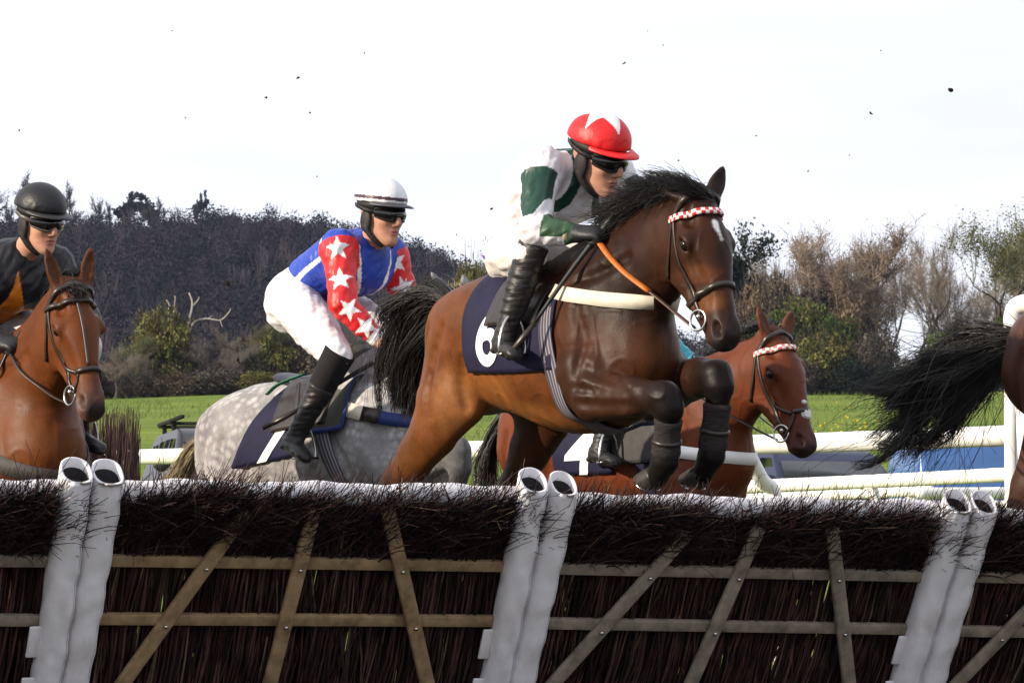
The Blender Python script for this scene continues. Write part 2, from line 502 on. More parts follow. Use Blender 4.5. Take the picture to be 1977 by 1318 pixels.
def mat_girth():
    m, nt, b = nodes_of('striped_girth')
    tc = nt.nodes.new("ShaderNodeTexCoord"); sp = nt.nodes.new("ShaderNodeSeparateXYZ"); nt.links.new(tc.outputs['UV'], sp.inputs[0])
    mu = nt.nodes.new("ShaderNodeMath"); mu.operation = 'MULTIPLY'; mu.inputs[1].default_value = 26; nt.links.new(sp.outputs['X'], mu.inputs[0])
    si = nt.nodes.new("ShaderNodeMath"); si.operation = 'SINE'; nt.links.new(mu.outputs[0], si.inputs[0])
    r = ramp(nt, si.outputs[0], [(.35, (.04, .038, .065)), (.75, (.24, .22, .22))])
    nt.links.new(r.outputs['Color'], b.inputs['Base Color']); b.inputs['Roughness'].default_value = .7
    return m
GIRTH = mat_girth()
def mat_beads(name, c1, c2, sc):
    m, nt, b = nodes_of(name)
    tc = nt.nodes.new("ShaderNodeTexCoord"); ck = nt.nodes.new("ShaderNodeTexChecker")
    mp = nt.nodes.new("ShaderNodeMapping"); mp.inputs['Scale'].default_value = (2.0, sc, 1)
    mp.inputs['Rotation'].default_value = (0, 0, .0)
    nt.links.new(tc.outputs['UV'], mp.inputs['Vector']); nt.links.new(mp.outputs['Vector'], ck.inputs['Vector'])
    ck.inputs['Scale'].default_value = 1.0; ck.inputs['Color1'].default_value = (*c1, 1); ck.inputs['Color2'].default_value = (*c2, 1)
    nt.links.new(ck.outputs['Color'], b.inputs['Base Color']); b.inputs['Roughness'].default_value = .4
    return m
BEADS_RED = mat_beads('red_white_band', (.55, .03, .03), (.8, .75, .72), 28)
BEADS_MIX = mat_beads('pink_green_band', (.6, .12, .16), (.7, .75, .6), 26)
HAIR_BLACK = mat_plain('black_horsehair', (.010, .008, .007), .42, .45, var=.4, nscale=20, bstr=0)
HAIR_GREY = mat_plain('straw_horsehair', (.26, .21, .12), .55, .35, var=.5, nscale=14, bstr=0)

def uv_strip(o, m, per=4):
    """u across (0..1), v along (0..1) for a ribbon / tube built ring by ring"""
    me = o.data; n = len(me.vertices) // per
    uv = me.uv_layers.new(name="UVMap")
    vi = np.zeros(len(me.loops), np.int32); me.loops.foreach_get("vertex_index", vi)
    u = np.array([0, 1, 1, 0], float)[vi % 4] if per == 4 else (vi % per) / per
    v = (vi // per) / max(n - 1, 1)
    uv.data.foreach_set("uv", np.stack([u, v], 1).astype(np.float32).ravel())

def strap(name, sdf, outs, ins, width, mat, parent, off=.003, th=.005, smooth_n=1):
    P = sdf.project(outs, ins, off)
    for _ in range(smooth_n):
        P[1:-1] = .25 * P[:-2] + .5 * P[1:-1] + .25 * P[2:]
    N = sdf.grad(P)
    b = MB(); b.ribbon(P, N, width, th)
    o = b.build(name, mat, parent)
    if mat in (GIRTH, BEADS_RED, BEADS_MIX): uv_strip(o, len(P))
    return o, P, N

class Horse:
    pass

def horse_skin(c):
    """the distance field of a horse, from its pose c"""
    s = Sdf(); B, K, L = c['body'], c['dark'], c['belly']
    dr, sq = c.get('drop', 0.0), c.get('squeeze', 1.0)
    def sink(x, y, z): return (x * sq if x < 0 else x, y, z - dr * max(0.0, (-x - .1) / .7) ** 1.25)
    h_sink = sink
    T = c.get('trunk') or [(-.74, 1.22, .17, .15), (-.60, 1.27, .27, .245), (-.38, 1.275, .285, .265), (-.12, 1.22, .305, .275), (.12, 1.18, .325, .28), (.32, 1.17, .325, .25), (.50, 1.17, .29, .215), (.62, 1.14, .21, .18)]
    s.chain([(*sink(x, 0, z), a, b) for x, z, a, b in T], .02, B, n=3)
    s.chain([(.48, 0, 1.50, .10, .07), (.28, 0, 1.545, .09, .065), (.05, 0, 1.48, .09, .07)], .10, K)
    s.chain([(*sink(-.10, 0, 1.44), .09, .10), (*sink(-.45, 0, 1.46), .11, .13), (*sink(-.70, 0, 1.41), .09, .08)], .10, K)
    for sg in (-1, 1):
        s.ell(sink(-.52, sg * .13, 1.38), (.25, .13, .14), None, .08, B)
        s.ell((.42, sg * .185, 1.20), (.15, .07, .27), None, .06, K)
        s.ell((.60, sg * .10, 1.10), (.10, .10, .15), None, .05, K)
        s.ell((.50, sg * .17, 1.04), (.13, .075, .13), None, .05, K)
    s.chain([(.52, 0, .98, .09, .05), (.66, 0, 1.02, .05, .02)], .03, K, sub=False)
    s.chain([(.60, 0, .94, .02, .012), (.715, 0, 1.06, .03, .010), (.72, 0, 1.25, .03, .008)], .05, K, sub=True)
    s.trunk = Sdf(); s.trunk.p = list(s.p)
    # neck and head
    s.chain(c['neck'], .08, K, n=6)
    s.s0 = Sdf(); s.s0.p = list(s.p)
    U = unit(c['u']); lat = unit(c.get('lat', (0, 1, 0))); lat = unit(lat - U * (lat @ U)); V = np.cross(U, lat) * -1
    if V[0] < 0: V = -V
    O = np.asarray(c['poll'], float)
    hs = c.get('hs', 1.0)
    Hd = lambda u, v, w=0.0: O + (U * u + V * v + lat * w) * hs
    s.hs = hs; er = lambda *a: tuple(q * hs for q in a)
    s.Hd, s.U, s.V, s.W = Hd, U, V, lat
    R = np.stack([U, V, lat], 1)
    fc, mz = c['face'], c['muzzle']
    sk = [(-.02, -.065, .080, .070), (.08, -.058, .085, .095), (.18, -.060, .098, .103), (.29, -.064, .088, .078), (.41, -.068, .067, .057), (.50, -.072, .058, .053), (.555, -.080, .050, .050)]
    s.chain([(*Hd(u, v), a * hs, b * hs) for u, v, a, b in sk], .04, fc, lat=lat, n=3)
    for sg in (-1, 1):
        s.ell(Hd(.175, -.165, sg * .047), er(.125, .105, .034), R, .045, fc)
        s.chain([(*Hd(.26, -.205, sg * .035), .04, .03), (*Hd(.40, -.150, sg * .03), .034, .026), (*Hd(.52, -.125, sg * .018), .03, .024)], .03, fc, lat=lat)
        s.ell(Hd(.150, -.030, sg * .090), er(.045, .026, .020), R, .025, fc)
        s.chain([(*Hd(.150, -.062, sg * .100), .008), (*Hd(.158, -.038, sg * .108), .011), (*Hd(.185, -.022, sg * .106), .011), (*Hd(.212, -.034, sg * .098), .008)], .012, fc, lat=lat)
        s.chain([(*Hd(.23, -.085, sg * .078), .014, .010), (*Hd(.37, -.085, sg * .058), .012, .008)], .03, fc, lat=lat)
        s.ell(Hd(.545, -.055, sg * .035), er(.042, .032, .024), R, .03, mz)
    s.ell(Hd(.565, -.095, 0), er(.045, .046, .047), R, .04, mz)
    s.ell(Hd(.540, -.140, 0), er(.038, .028, .032), R, .018, mz)
    for sg in (-1, 1):
        s.ell(Hd(.545, -.050, sg * .060), er(.036, .019, .034), R, .012, (.004, .003, .003), sub=True)
        s.ell(Hd(.182, -.052, sg * .108), er(.030, .022, .018), R, .010, (.006, .005, .004), sub=True)
        s.ell(Hd(.085, -.012, sg * .082), er(.034, .020, .016), R, .04, fc, sub=True)
        s.chain([(*Hd(.25, -.040, sg * .094), .008), (*Hd(.33, -.045, sg * .080), .009), (*Hd(.42, -.055, sg * .067), .006)], .045, fc, sub=True, lat=lat)
        s.chain([(*Hd(.27, -.125, sg * .088), .006), (*Hd(.36, -.125, sg * .066), .006)], .04, fc, sub=True, lat=lat)
        s.chain([(*Hd(.565, -.128, sg * .058), .006), (*Hd(.50, -.118, sg * .062), .005)], .012, K, lat=lat, sub=True)
    # ears: cupped, tip offsets are given in the head's frame
    for sg, tip in ((-1, c['ears'][0]), (1, c['ears'][1])):
        b0 = Hd(-.005, -.030, sg * .060); tv = U * tip[0] + V * tip[1] + lat * tip[2]
        n_ = unit(tv); L_ = np.linalg.norm(tv); fr = unit(c.get('earf', V) - n_ * (np.asarray(c.get('earf', V)) @ n_)); sd = np.cross(n_, fr)
        s.chain([(*(b0 + n_ * L_ * t), a, w) for t, a, w in ((-.05, .030, .030), (.2, .022, .030), (.5, .020, .034), (.78, .014, .022), (1.0, .006, .007))], .018, c.get('earc', K), lat=sd, n=2)
        s.chain([(*(b0 + n_ * L_ * t + fr * f), a, w) for t, f, a, w in ((.18, .030, .016, .014), (.5, .024, .017, .022), (.85, .014, .010, .010))], .006, (.02, .012, .008), lat=sd, sub=True, n=2)
    for leg in c['legs']:
        pts, cols = leg
        for i in range(len(pts) - 1):
            s.chain([pts[i], pts[i + 1]], .05 if i == 0 else .025, cols[i], n=1)
    for sg, pts, r in c.get('grooves', GROOVES):
        xz = np.array(pts, float); P = s.project(np.stack([xz[:, 0], np.full(len(xz), sg * .6), xz[:, 1]], 1), np.stack([xz[:, 0], np.full(len(xz), sg * .02), xz[:, 1]], 1), .0)
        f = np.sin(np.linspace(.25, math.pi - .25, len(P)))
        s.chain([(*p, r * k) for p, k in zip(P, f)], .05, B, sub=True, n=3); s.p[-1]['groove'] = 1
    return s

GROOVES = []
for _s in (-1, 1):
    GROOVES += [(_s, [(.16, 1.42), (.26, 1.25), (.36, 1.06), (.42, .96)], .008), (_s, [(.50, 1.36), (.56, 1.22), (.58, 1.08)], .007), (_s, [(-.34, 1.16), (-.37, 1.05), (-.36, .96)], .010), (_s, [(-.64, 1.30), (-.70, 1.15), (-.72, 1.0)], .007), (_s, [(-.48, 1.30), (-.54, 1.15), (-.56, 1.0), (-.55, .92)], .006), (_s, [(.40, 1.46), (.56, 1.50), (.72, 1.56)], .006)]

def flesh(V, s):
    """small relief of muscle, ribs and veins under the coat"""
    g = s.grad(V, .008); x, y, z = V.T
    ribs = np.sin((x + .25 * (z - 1.2)) * 78) * np.clip(1 - ((x + .02) / .26) ** 2, 0, 1) * np.clip(1 - ((z - 1.08) / .24) ** 2, 0, 1) * .0028
    vein = np.exp(-(np.abs(wob(V, 15, 21)) / .055) ** 2) * .0022 * (wob(V, 4, 6) > -.1)
    return V + g * (.0045 * wob(V, 12, 13) + .0016 * wob(V, 38, 14) + ribs + vein)[:, None]

def add_hair(name, roots, path, parent, mat, seed, r0=.0035, r1=.0008, n=9, spread=.05, lift=.0, curl=.02):
    """strands: roots (N,3); path(t, rnd) offsets"""
    rs = np.random.RandomState(seed)
    N = len(roots); t = np.linspace(0, 1, n)
    P = np.zeros((N, n, 3))
    for i in range(N):
        P[i] = roots[i] + path(t, rs, i)
        w = rs.normal(size=(3,)) * spread
        ph = rs.rand(3) * 6.28
        P[i] += t[:, None] ** 1.3 * w + curl * np.sin(t[:, None] * (3 + 3 * rs.rand()) + ph) * t[:, None]
    b = MB(); b.strands(P, r0 * (0.6 + .8 * rs.rand(N)), r1)
    return b.build(name, mat, parent, smooth=True)

def make_horse(name, label, R, T, c, group='racehorses jumping the hurdle'):
    root = empty(name, mat=mat4(R, T)); tag(root, label, 'horse', group)
    s = horse_skin(c); h = Horse(); h.root, h.s, h.c = root, s, c
    h.trunk, h.s0 = s.trunk, s.s0
    Hd = s.Hd
    coat = c['coat']
    paint = list(c.get('paint', []))
    for dp in c.get('head_paint', []):
        paint.append((Hd(*dp[0]), dp[1], dp[2], dp[3]))
    body = s.mesh('body', c.get('vox', .008), coat, root, paint=paint, soft=.03, disp=flesh)
    h.body = body
    for sg in (-1, 1):
        b = MB(); b.ball(Hd(.182, -.052, sg * .092), .027 * s.hs, 16); b.build('eye', EYE, root, True)
    for hf in c.get('hooves', []):
        p, d, f = [np.asarray(q, float) for q in hf]
        d = unit(d); f = unit(f - d * (f @ d)); sd = np.cross(d, f)
        m = MB(); n = 16; V = []
        for k, (tt, r) in enumerate(((0, .047), (.02, .050), (.075, .062), (.085, .060))):
            for j in range(n):
                a = 2 * math.pi * j / n
                fr = math.cos(a); V.append(p + d * tt * (1.0 if fr > -.2 else .85) + f * (r * fr * (1.08 if fr > 0 else .85) + tt * .35) + sd * r * math.sin(a))
        V += [p, p + d * .078 + f * .02]
        q = [[k * n + j, k * n + (j + 1) % n, (k + 1) * n + (j + 1) % n, (k + 1) * n + j] for k in range(3) for j in range(n)]
        t = [[4 * n, (j + 1) % n, j] for j in range(n)] + [[4 * n + 1, 3 * n + j, 3 * n + (j + 1) % n] for j in range(n)]
        m.add(V, q, t); hm = m.build('hoof', HOOF, root, True)
        sh = MB(); pts = [p + d * .084 + f * (.03 + .056 * math.cos(a)) + sd * .052 * math.sin(a) for a in np.linspace(-2.3, 2.3, 20)]
        sh.tube(pts, .007, 6); sh.build('horseshoe', STEEL, hm, True)
    # mane and forelock and tail
    if c.get('mane'):
        md = c['mane']; cr = spline(md['crest'], 12); rs = np.random.RandomState(md.get('seed', 1)); N = md['n']
        f = rs.rand(N) ** 0.9 * (len(cr) - 1.001); i0 = f.astype(int); fr = (f - i0)[:, None]
        rt = cr[i0] * (1 - fr) + cr[i0 + 1] * fr + np.stack([rs.normal(size=N) * .01, rs.normal(size=N) * .018, rs.normal(size=N) * .008], 1)
        ln = md['len'] * (.55 + .6 * rs.rand(N)); lm = np.interp(f / (len(cr) - 1), [0, .12, .8, 1], md.get('taper', [.6, 1, 1, .5]))
        d0, d1 = np.asarray(md['d0'], float), np.asarray(md['d1'], float)
        j0 = rs.normal(size=(N, 3)) * md.get('jit', .22)
        clump = np.stack([wob(rt, 28, 3 + a) for a in range(3)], 1) * md.get('clump', .35)
        def path(t, r_, i):
            a = unit(d0 + j0[i] + clump[i]); b = d1 + j0[i] * .6 + clump[i] * .6
            return (a[None] * t[:, None] + (b - a)[None] * (t[:, None] ** 2) * .5) * ln[i] * lm[i]
        add_hair('mane', rt, path, root, md.get('mat', HAIR_BLACK), 3, r0=md.get('r', .0034), spread=.015, curl=.012)
    if c.get('forelock'):
        fl = c['forelock']; rs = np.random.RandomState(9); N = fl['n']
        rt = np.array([Hd(-.01 + .03 * rs.rand(), .012 + .01 * rs.rand(), rs.normal() * .025) for _ in range(N)])
        dd = s.U * fl['d'][0] + s.V * fl['d'][1] + s.W * fl['d'][2]; e = s.U * fl['e'][0] + s.V * fl['e'][1] + s.W * fl['e'][2]
        def path2(t, r_, i):
            return (dd[None] * t[:, None] + e[None] * t[:, None] ** 2) * (.5 + .7 * r_.rand())
        add_hair('forelock', rt, path2, root, fl.get('mat', HAIR_BLACK), 4, r0=.003, spread=.02, curl=.01)
    if c.get('tail'):
        td = c['tail']; rs = np.random.RandomState(td.get('seed', 2)); N = td['n']
        cl = spline(td['path'], 6); t_ = np.linspace(0, 1, len(cl)); wd = np.interp(t_, np.linspace(0, 1, len(td['w'])), td['w'])
        n = 16; P = np.zeros((N, n, 3)); b = MB()
        nl = td.get('locks', 18); LO = rs.normal(size=(nl, 3)); LO /= np.linalg.norm(LO, axis=1)[:, None]; LO *= rs.rand(nl, 1) ** .5
        LD = rs.rand(nl) * td.get('droop', .10); LE = .62 + .5 * rs.rand(nl); LW = rs.rand(nl, 3) * 6.28; lw = td.get('lockw', .26); wv = td.get('lockwave', .03)
        for i in range(N):
            st = rs.rand() * .30; en = min(1.0, st + (.45 + .6 * rs.rand()))
            u = np.linspace(st, en, n); base = np.stack([np.interp(u, t_, cl[:, a]) for a in range(3)], 1)
            li = rs.randint(nl); loose = rs.rand() < .15; en = min(en, LE[li]) if not loose else en; u = np.linspace(st, en, n); base = np.stack([np.interp(u, t_, cl[:, a]) for a in range(3)], 1)
            o = rs.normal(size=3); o /= max(np.linalg.norm(o), 1e-3); o *= rs.rand() ** .5
            if not loose: o = LO[li] + o * lw * (1.15 - u[:, None] * .75); base = base - np.array([0, 0, 1.0]) * (LD[li] * u ** 2.2)[:, None] + wv * np.sin(u[:, None] * 9 + LW[li]) * u[:, None]
            w = np.interp(u, t_, wd)[:, None] * (.35 + .65 * np.linspace(0, 1, n)[:, None])
            P[i] = base + o * w * np.array(td.get('sq', (1, 1, 1))) + .012 * np.sin(u[:, None] * 14 + rs.rand(3) * 6.28) * np.linspace(0, 1, n)[:, None] * td.get('wave', 1)
            if rs.rand() < td.get('fly', .12):
                P[i] += rs.normal(size=3) * td.get('flyamp', .06) * np.linspace(0, 1, n)[:, None] ** 2
        b.strands(P, td.get('r', .004) * (.6 + .8 * rs.rand(N)), .0008)
        b.build('tail', td.get('mat', HAIR_BLACK), root, smooth=True)
    return h

def bridle(h, brow=None, nose='plain', rein_mat=None, leather=LEATHER, near=-1, cross=False):
    """headpiece, browband, noseband, bit and reins fitted over the skin of the head"""
    s, Hd, root = h.s, h.s.Hd, h.root
    def side(path, sg, w, nm, par, mat=leather, off=.003, th=.006):
        pp = spline(path, 6)
        o = np.array([Hd(u, v, sg * .22) for u, v in pp]); i = np.array([Hd(u, v, 0) for u, v in pp])
        return strap(nm, s, o, i, w, mat, par, off, th)
    def loop(u0, u1, v0, a0, a1, w, nm, par, mat, off=.004, th=.006, n=40, vc=-.09, rad=.26):
        A = np.linspace(a0, a1, n)   # angle 0 = dorsal, +-pi/2 = sides
        us = u0 + (u1 - u0) * (np.abs(A) / max(abs(a0), abs(a1))) ** 1.5
        o = np.array([Hd(u, vc + rad * math.cos(a), rad * math.sin(a)) for u, a in zip(us, A)]); i = np.array([Hd(u, vc, 0) for u in us])
        return strap(nm, s, o, i, w, mat, par, off, th, 2)
    hp, _, _ = loop(-.02, .045, 0, -1.55, 1.55, .024, 'headpiece', root, leather)
    h.bridle = hp
    for sg in (-1, 1):
        side([(.04, -.085), (.16, -.115), (.28, -.135), (.40, -.130), (.445, -.122)], sg, .020, 'cheekpiece', hp)
        side([(.05, -.100), (.15, -.165), (.24, -.245)], sg, .013, 'throat_lash', hp)
    loop(.075, .05, 0, -1.75, 1.75, .026 if brow else .020, 'browband', hp, brow or leather, .006, .010)
    if cross:
        for sg in (-1, 1):
            side([(.30, -.12), (.36, -.085), (.40, -.045)], sg, .016, 'noseband', hp)
            side([(.41, -.03), (.46, -.07), (.49, -.13)], sg, .014, 'noseband', hp)
        loop(.405, .40, 0, -.7, .7, .022, 'noseband', hp, leather, .004, .008)
    else:
        loop(.375, .385, 0, -math.pi, math.pi, .024, 'noseband', hp, leather, .004, .008, 60)
    h.rings = {}
    for sg in (-1, 1):
        ctr = s.project([Hd(.455, -.125, sg * .22)], [Hd(.455, -.125, 0)], .012)[0]
        b = MB(); b.ring(ctr + s.U * .012 - s.V * .01, .042, .0055, s.W * sg + s.V * .25); rg = b.build('bit_ring', STEEL, hp, True)
        b = MB(); b.ball(ctr, (.012, .012, .012)); b.bar(ctr, Hd(.46, -.122, sg * .03), .012, .012); b.build('bit', STEEL, rg, True)
        h.rings[sg] = ctr + s.U * .03 - s.V * .045
    return hp

def rein(h, a, b, sag, mat, grip=None, r=.008, parent=None, name='rein'):
    """a strap hanging from a to b; grip = (from, to, material) for the rubber part"""
    t = np.linspace(0, 1, 24)[:, None]
    P = np.asarray(a) * (1 - t) + np.asarray(b) * t - np.array([0, 0, sag]) * 4 * t * (1 - t)
    for _ in range(12):                                  # lies on the neck where it meets it
        d = h.s.eval(P); g = h.s.grad(P); g[:, 0] *= .2; g[:, 2] *= .2
        P = P + g * np.maximum(.014 - d, 0)[:, None] * .8
        P[1:-1] = .25 * P[:-2] + .5 * P[1:-1] + .25 * P[2:]
    m = MB(); m.tube(P, r, 8, flat=.45); o = m.build(name, mat, parent or h.bridle, True)
    if grip:
        i0, i1 = int(grip[0] * 23), int(grip[1] * 23) + 1
        m = MB(); m.tube(P[i0:i1], r * 1.5, 10, flat=.5); m.build('rein_grip', grip[2], o, True)
    return o

def drape(name, h, xs, zs_or_ang, mat, off=.010, th=.008, parent=None, mode='ang', edge=None):
    """cloth laid over the back: grid of x positions and angles round the trunk (0 = up, minus = near side)"""
    s = h.s; nx, na = len(xs), len(zs_or_ang)
    X = np.asarray(xs); A = np.asarray(zs_or_ang)
    O, I = [], []
    for i, x in enumerate(X):
        for j, a in enumerate(A):
            xx = x + (edge(a) if edge else 0)
            O.append((xx, .75 * math.sin(a), 1.18 + .75 * math.cos(a))); I.append((xx, 0, 1.18))
    P = h.trunk.project(O, I, off); N = h.trunk.grad(P)
    for _ in range(3):                                   # cloth bridges hollows
        G = P.reshape(nx, na, 3); S = G.copy(); S[:, 1:-1] = .5 * G[:, 1:-1] + .25 * (G[:, :-2] + G[:, 2:]); P = S.reshape(-1, 3)
    rip = wob(P, 16, 4)[:, None] * .004
    P = P + N * rip
    V = np.concatenate([P, P + N * th]); n = nx * na
    g = lambda i, j: i * na + j
    q = []
    for i in range(nx - 1):
        for j in range(na - 1):
            f = [g(i, j), g(i + 1, j), g(i + 1, j + 1), g(i, j + 1)]
            q += [f, [k + n for k in f[::-1]]]
    ring = [g(i, 0) for i in range(nx)] + [g(nx - 1, j) for j in range(1, na)] + [g(i, na - 1) for i in range(nx - 2, -1, -1)] + [g(0, j) for j in range(na - 2, 0, -1)]
    for a, b in zip(ring, ring[1:] + ring[:1]): q.append([a, a + n, b + n, b])
    o = link(name, np_mesh(name, V, q), mat, parent or h.root)
    o['grid'] = 1
    h.cloth = (X, A, (P + N * th).reshape(nx, na, 3), N.reshape(nx, na, 3))
    return o

def number_on(h, text, parent, x0, ang, size, mat, side=-1, shear=0.0):
    """number sewn on the draped cloth: text outlines bent onto the cloth's own surface"""
    cu = bpy.data.curves.new('number', 'FONT'); cu.body = text; cu.size = 1.0; cu.align_x = 'CENTER'; cu.align_y = 'CENTER'; cu.extrude = .006; cu.offset = .022
    tmp = bpy.data.objects.new('number', cu); COL.objects.link(tmp)
    dg = bpy.context.evaluated_depsgraph_get(); me = bpy.data.meshes.new_from_object(tmp.evaluated_get(dg))
    bpy.data.objects.remove(tmp); bpy.data.curves.remove(cu)
    import bmesh
    bm = bmesh.new(); bm.from_mesh(me); bmesh.ops.subdivide_edges(bm, edges=[e for e in bm.edges if e.calc_length() > .12], cuts=3, use_grid_fill=False); bmesh.ops.triangulate(bm, faces=bm.faces); bm.to_mesh(me); bm.free()
    n = len(me.vertices); co = np.zeros(n * 3, np.float32); me.vertices.foreach_get("co", co); co = co.reshape(-1, 3)
    X, A, G, N = h.cloth
    tx = x0 - side * co[:, 0] * size + shear * co[:, 1] * size
    ta = ang - side * co[:, 1] * size / .33
    fi = np.clip(np.interp(tx, X, np.arange(len(X))), 0, len(X) - 1.001); fj = np.clip(np.interp(ta, A, np.arange(len(A))), 0, len(A) - 1.001)
    i, j = fi.astype(int), fj.astype(int); a, b = (fi - i)[:, None], (fj - j)[:, None]
    bl = lambda M: M[i, j] * (1 - a) * (1 - b) + M[i + 1, j] * a * (1 - b) + M[i, j + 1] * (1 - a) * b + M[i + 1, j + 1] * a * b
    P = bl(G) + bl(N) * (.004 + co[:, 2:3] * .25)
    me.vertices.foreach_set("co", P.astype(np.float32).ravel()); me.update()
    return link('number', me, mat, parent)
# ------------------------------------------------------------------ the leading bay, in the air over the hurdle
COAT_BAY = mat_tone('bay_coat', .40, .13, var=.32, nscale=6, fine=260, bstr=.30, bdist=.004, sheen=.0, lump=.8, finevar=.16, fstretch=(1, 1, .3))
DK, BAY, TAN, BLK = (.022, .008, .0045), (.105, .034, .009), (.20, .072, .018), (.0065, .005, .0045)
LEADG = GROOVES + [(-1, [(.58, 1.02), (.72, 1.005), (.88, .995)], .007), (-1, [(.60, .955), (.75, .945), (.88, .945)], .006), (-1, [(.62, 1.10), (.74, 1.06), (.84, 1.03)], .006), (1, [(.60, 1.09), (.74, 1.09), (.90, 1.09)], .006)]
R1 = rot_of(math.radians(-57), math.radians(-2)); T1 = np.array([.163, 21.0, .536])
lead_cfg = dict(
    drop=.105, squeeze=.95, grooves=LEADG, body=BAY, dark=(.030, .0105, .005), belly=TAN, face=(.034, .012, .0055), muzzle=(.045, .026, .020), coat=COAT_BAY, vox=.0075,
    neck=[(.22, 0, 1.30, .32, .20), (.45, 0, 1.40, .30, .19), (.66, 0, 1.53, .235, .135), (.84, 0, 1.645, .18, .105), (.955, 0, 1.705, .125, .085)],
    hs=1.045, poll=(1.07, 0, 1.80), u=(.25, .02, -.60), ears=((-.10, -.10, -.02), (-.140, .03, .085)), earc=(.014, .008, .006),
    legs=[
        ([(.50, -.19, 1.10, .13, .10), (.60, -.20, .985, .105, .085), (.83, -.17, .985, .082, .070), (1.02, -.135, .975, .058, .052)], [(.030, .011, .0055), (.036, .013, .006), (.020, .008, .005)]),
        ([(1.02, -.135, .975, .068, .060), (1.035, -.125, .93, .060, .054), (1.00, -.105, .84, .040, .038), (.965, -.09, .725, .056, .050), (.90, -.08, .665, .048, .045)], [BLK] * 4),
        ([(.50, .19, 1.12, .13, .10), (.62, .19, 1.05, .105, .085), (.86, .15, 1.075, .082, .070), (1.05, .10, 1.075, .058, .052)], [(.024, .009, .005), (.024, .009, .005), (.013, .0065, .0045)]),
        ([(1.05, .10, 1.075, .068, .060), (1.07, .10, 1.03, .060, .054), (1.045, .105, .90, .040, .038), (1.01, .11, .75, .056, .050), (.95, .11, .675, .048, .045)], [BLK] * 4),
        ([(-.50, -.14, 1.19, .22, .14), (-.57, -.19, 1.00, .175, .10)], [(.125, .041, .011)]),
        ([(-.50, -.17, 1.02, .18, .10), (-.64, -.20, .87, .130, .085), (-.80, -.20, .74, .100, .068), (-.93, -.20, .65, .072, .054)], [(.125, .041, .011), (.11, .036, .009), (.05, .018, .006)]),
        ([(-.93, -.20, .65, .070, .052), (-1.04, -.20, .50, .040, .034), (-1.18, -.20, .33, .045, .038), (-1.20, -.20, .26, .038, .036)], [(.02, .010, .007), BLK, BLK]),
        ([(-.48, .14, 1.19, .22, .14), (-.38, .19, .99, .18, .10)], [(.055, .019, .007)]),  # far hind leg: shade painted into the coat, darker than the near leg
        ([(-.34, .18, .94, .155, .09), (-.48, .19, .78, .105, .075), (-.62, .19, .62, .062, .05)], [(.045, .016, .006), (.03, .012, .006)]),
        ([(-.62, .19, .62, .060, .046), (-.66, .19, .46, .040, .034), (-.70, .19, .30, .045, .038), (-.70, .19, .22, .038, .036)], [BLK] * 3),
    ],
    hooves=[((.90, -.08, .67), (-.62, -.02, -.75), (-.70, 0, .6)), ((.95, .11, .68), (-.60, 0, -.78), (-.72, 0, .6)), ((-1.20, -.20, .26), (-.25, 0, -1), (1, 0, -.3)), ((-.70, .19, .22), (-.1, 0, -1), (1, 0, 0))],
    paint=[((-.25, -.20, 1.02), (.35, .2, .16), (.23, .084, .022), .85), ((.0, -.1, .90), (.5, .25, .10), (.21, .078, .020), .85), ((-.45, -.24, .98), (.12, .12, .20), (.22, .095, .034), .5),
           ((.30, 0, 1.62), (.35, .20, .12), (.020, .009, .006), .8), ((-.45, 0, 1.55), (.45, .16, .13), (.040, .015, .008), .8),
           ((.62, -.05, 1.42), (.30, .3, .30), (.010, .0045, .003), .8), ((.66, 0, 1.14), (.2, .24, .2), (.013, .0055, .0035), .75)],  # dark coat of neck and chest front, deepened to put their shade into it
    head_paint=[((.125, .034, .004), .021, (.75, .72, .68), 1.0), ((.142, .034, .002), .020, (.75, .72, .68), 1.0), ((.160, .034, .004), .017, (.75, .72, .68), 1.0), ((.178, .034, .007), .014, (.7, .66, .6), .9), ((.195, .034, .009), .014, (.7, .66, .6), .8),
                ((.30, -.06, -.08), (.16, .12, .05), (.085, .028, .008), .7), ((.42, -.07, -.06), (.13, .09, .05), (.12, .043, .013), .75), ((.40, -.05, .0), (.16, .06, .05), (.085, .03, .010), .55),
                ((.60, -.08, 0), (.075, .10, .08), (.012, .010, .010), .95), ((.182, -.05, -.10), (.05, .04, .03), (.02, .011, .008), .7), ((.26, .03, .0), (.12, .04, .05), (.018, .008, .0055), .7)],
    mane=dict(crest=[(.48, 0, 1.695), (.58, 0, 1.735), (.76, 0, 1.80), (.90, 0, 1.835), (1.02, 0, 1.82)], n=5200, len=.155, r=.0017, d0=(-.45, -.40, .50), d1=(-.65, -.80, -.35), jit=.30, clump=.5, taper=[.65, 1.1, 1.0, .4]),
    forelock=dict(n=160, d=(-.02, .05, -.05), e=(-.06, -.04, -.10)),
    tail=dict(path=[(-.75, 0, 1.355), (-.86, 0, 1.43), (-1.01, .0, 1.45), (-1.17, .0, 1.36), (-1.27, .02, 1.20), (-1.31, .04, 1.02)], w=[.05, .11, .15, .17, .15, .07], locks=26, lockw=.34, droop=.08, n=3600, r=.0024, seed=4),
)
LEAD = make_horse('horse', 'dark bay horse with small white star leaping over the hurdle in the middle', R1, T1, lead_cfg)
bridle(LEAD, BEADS_RED)
A_CL = np.linspace(-1.86, 1.86, 60)
cloth1 = drape('saddlecloth', LEAD, np.linspace(-.32, .36, 22), A_CL, NAVY, edge=lambda a: -.02 + .06 * min(abs(a), 1.9) / 1.9)
number_on(LEAD, '6', cloth1, -.10, -1.36, .40, WHITE_CLOTH, shear=.12)
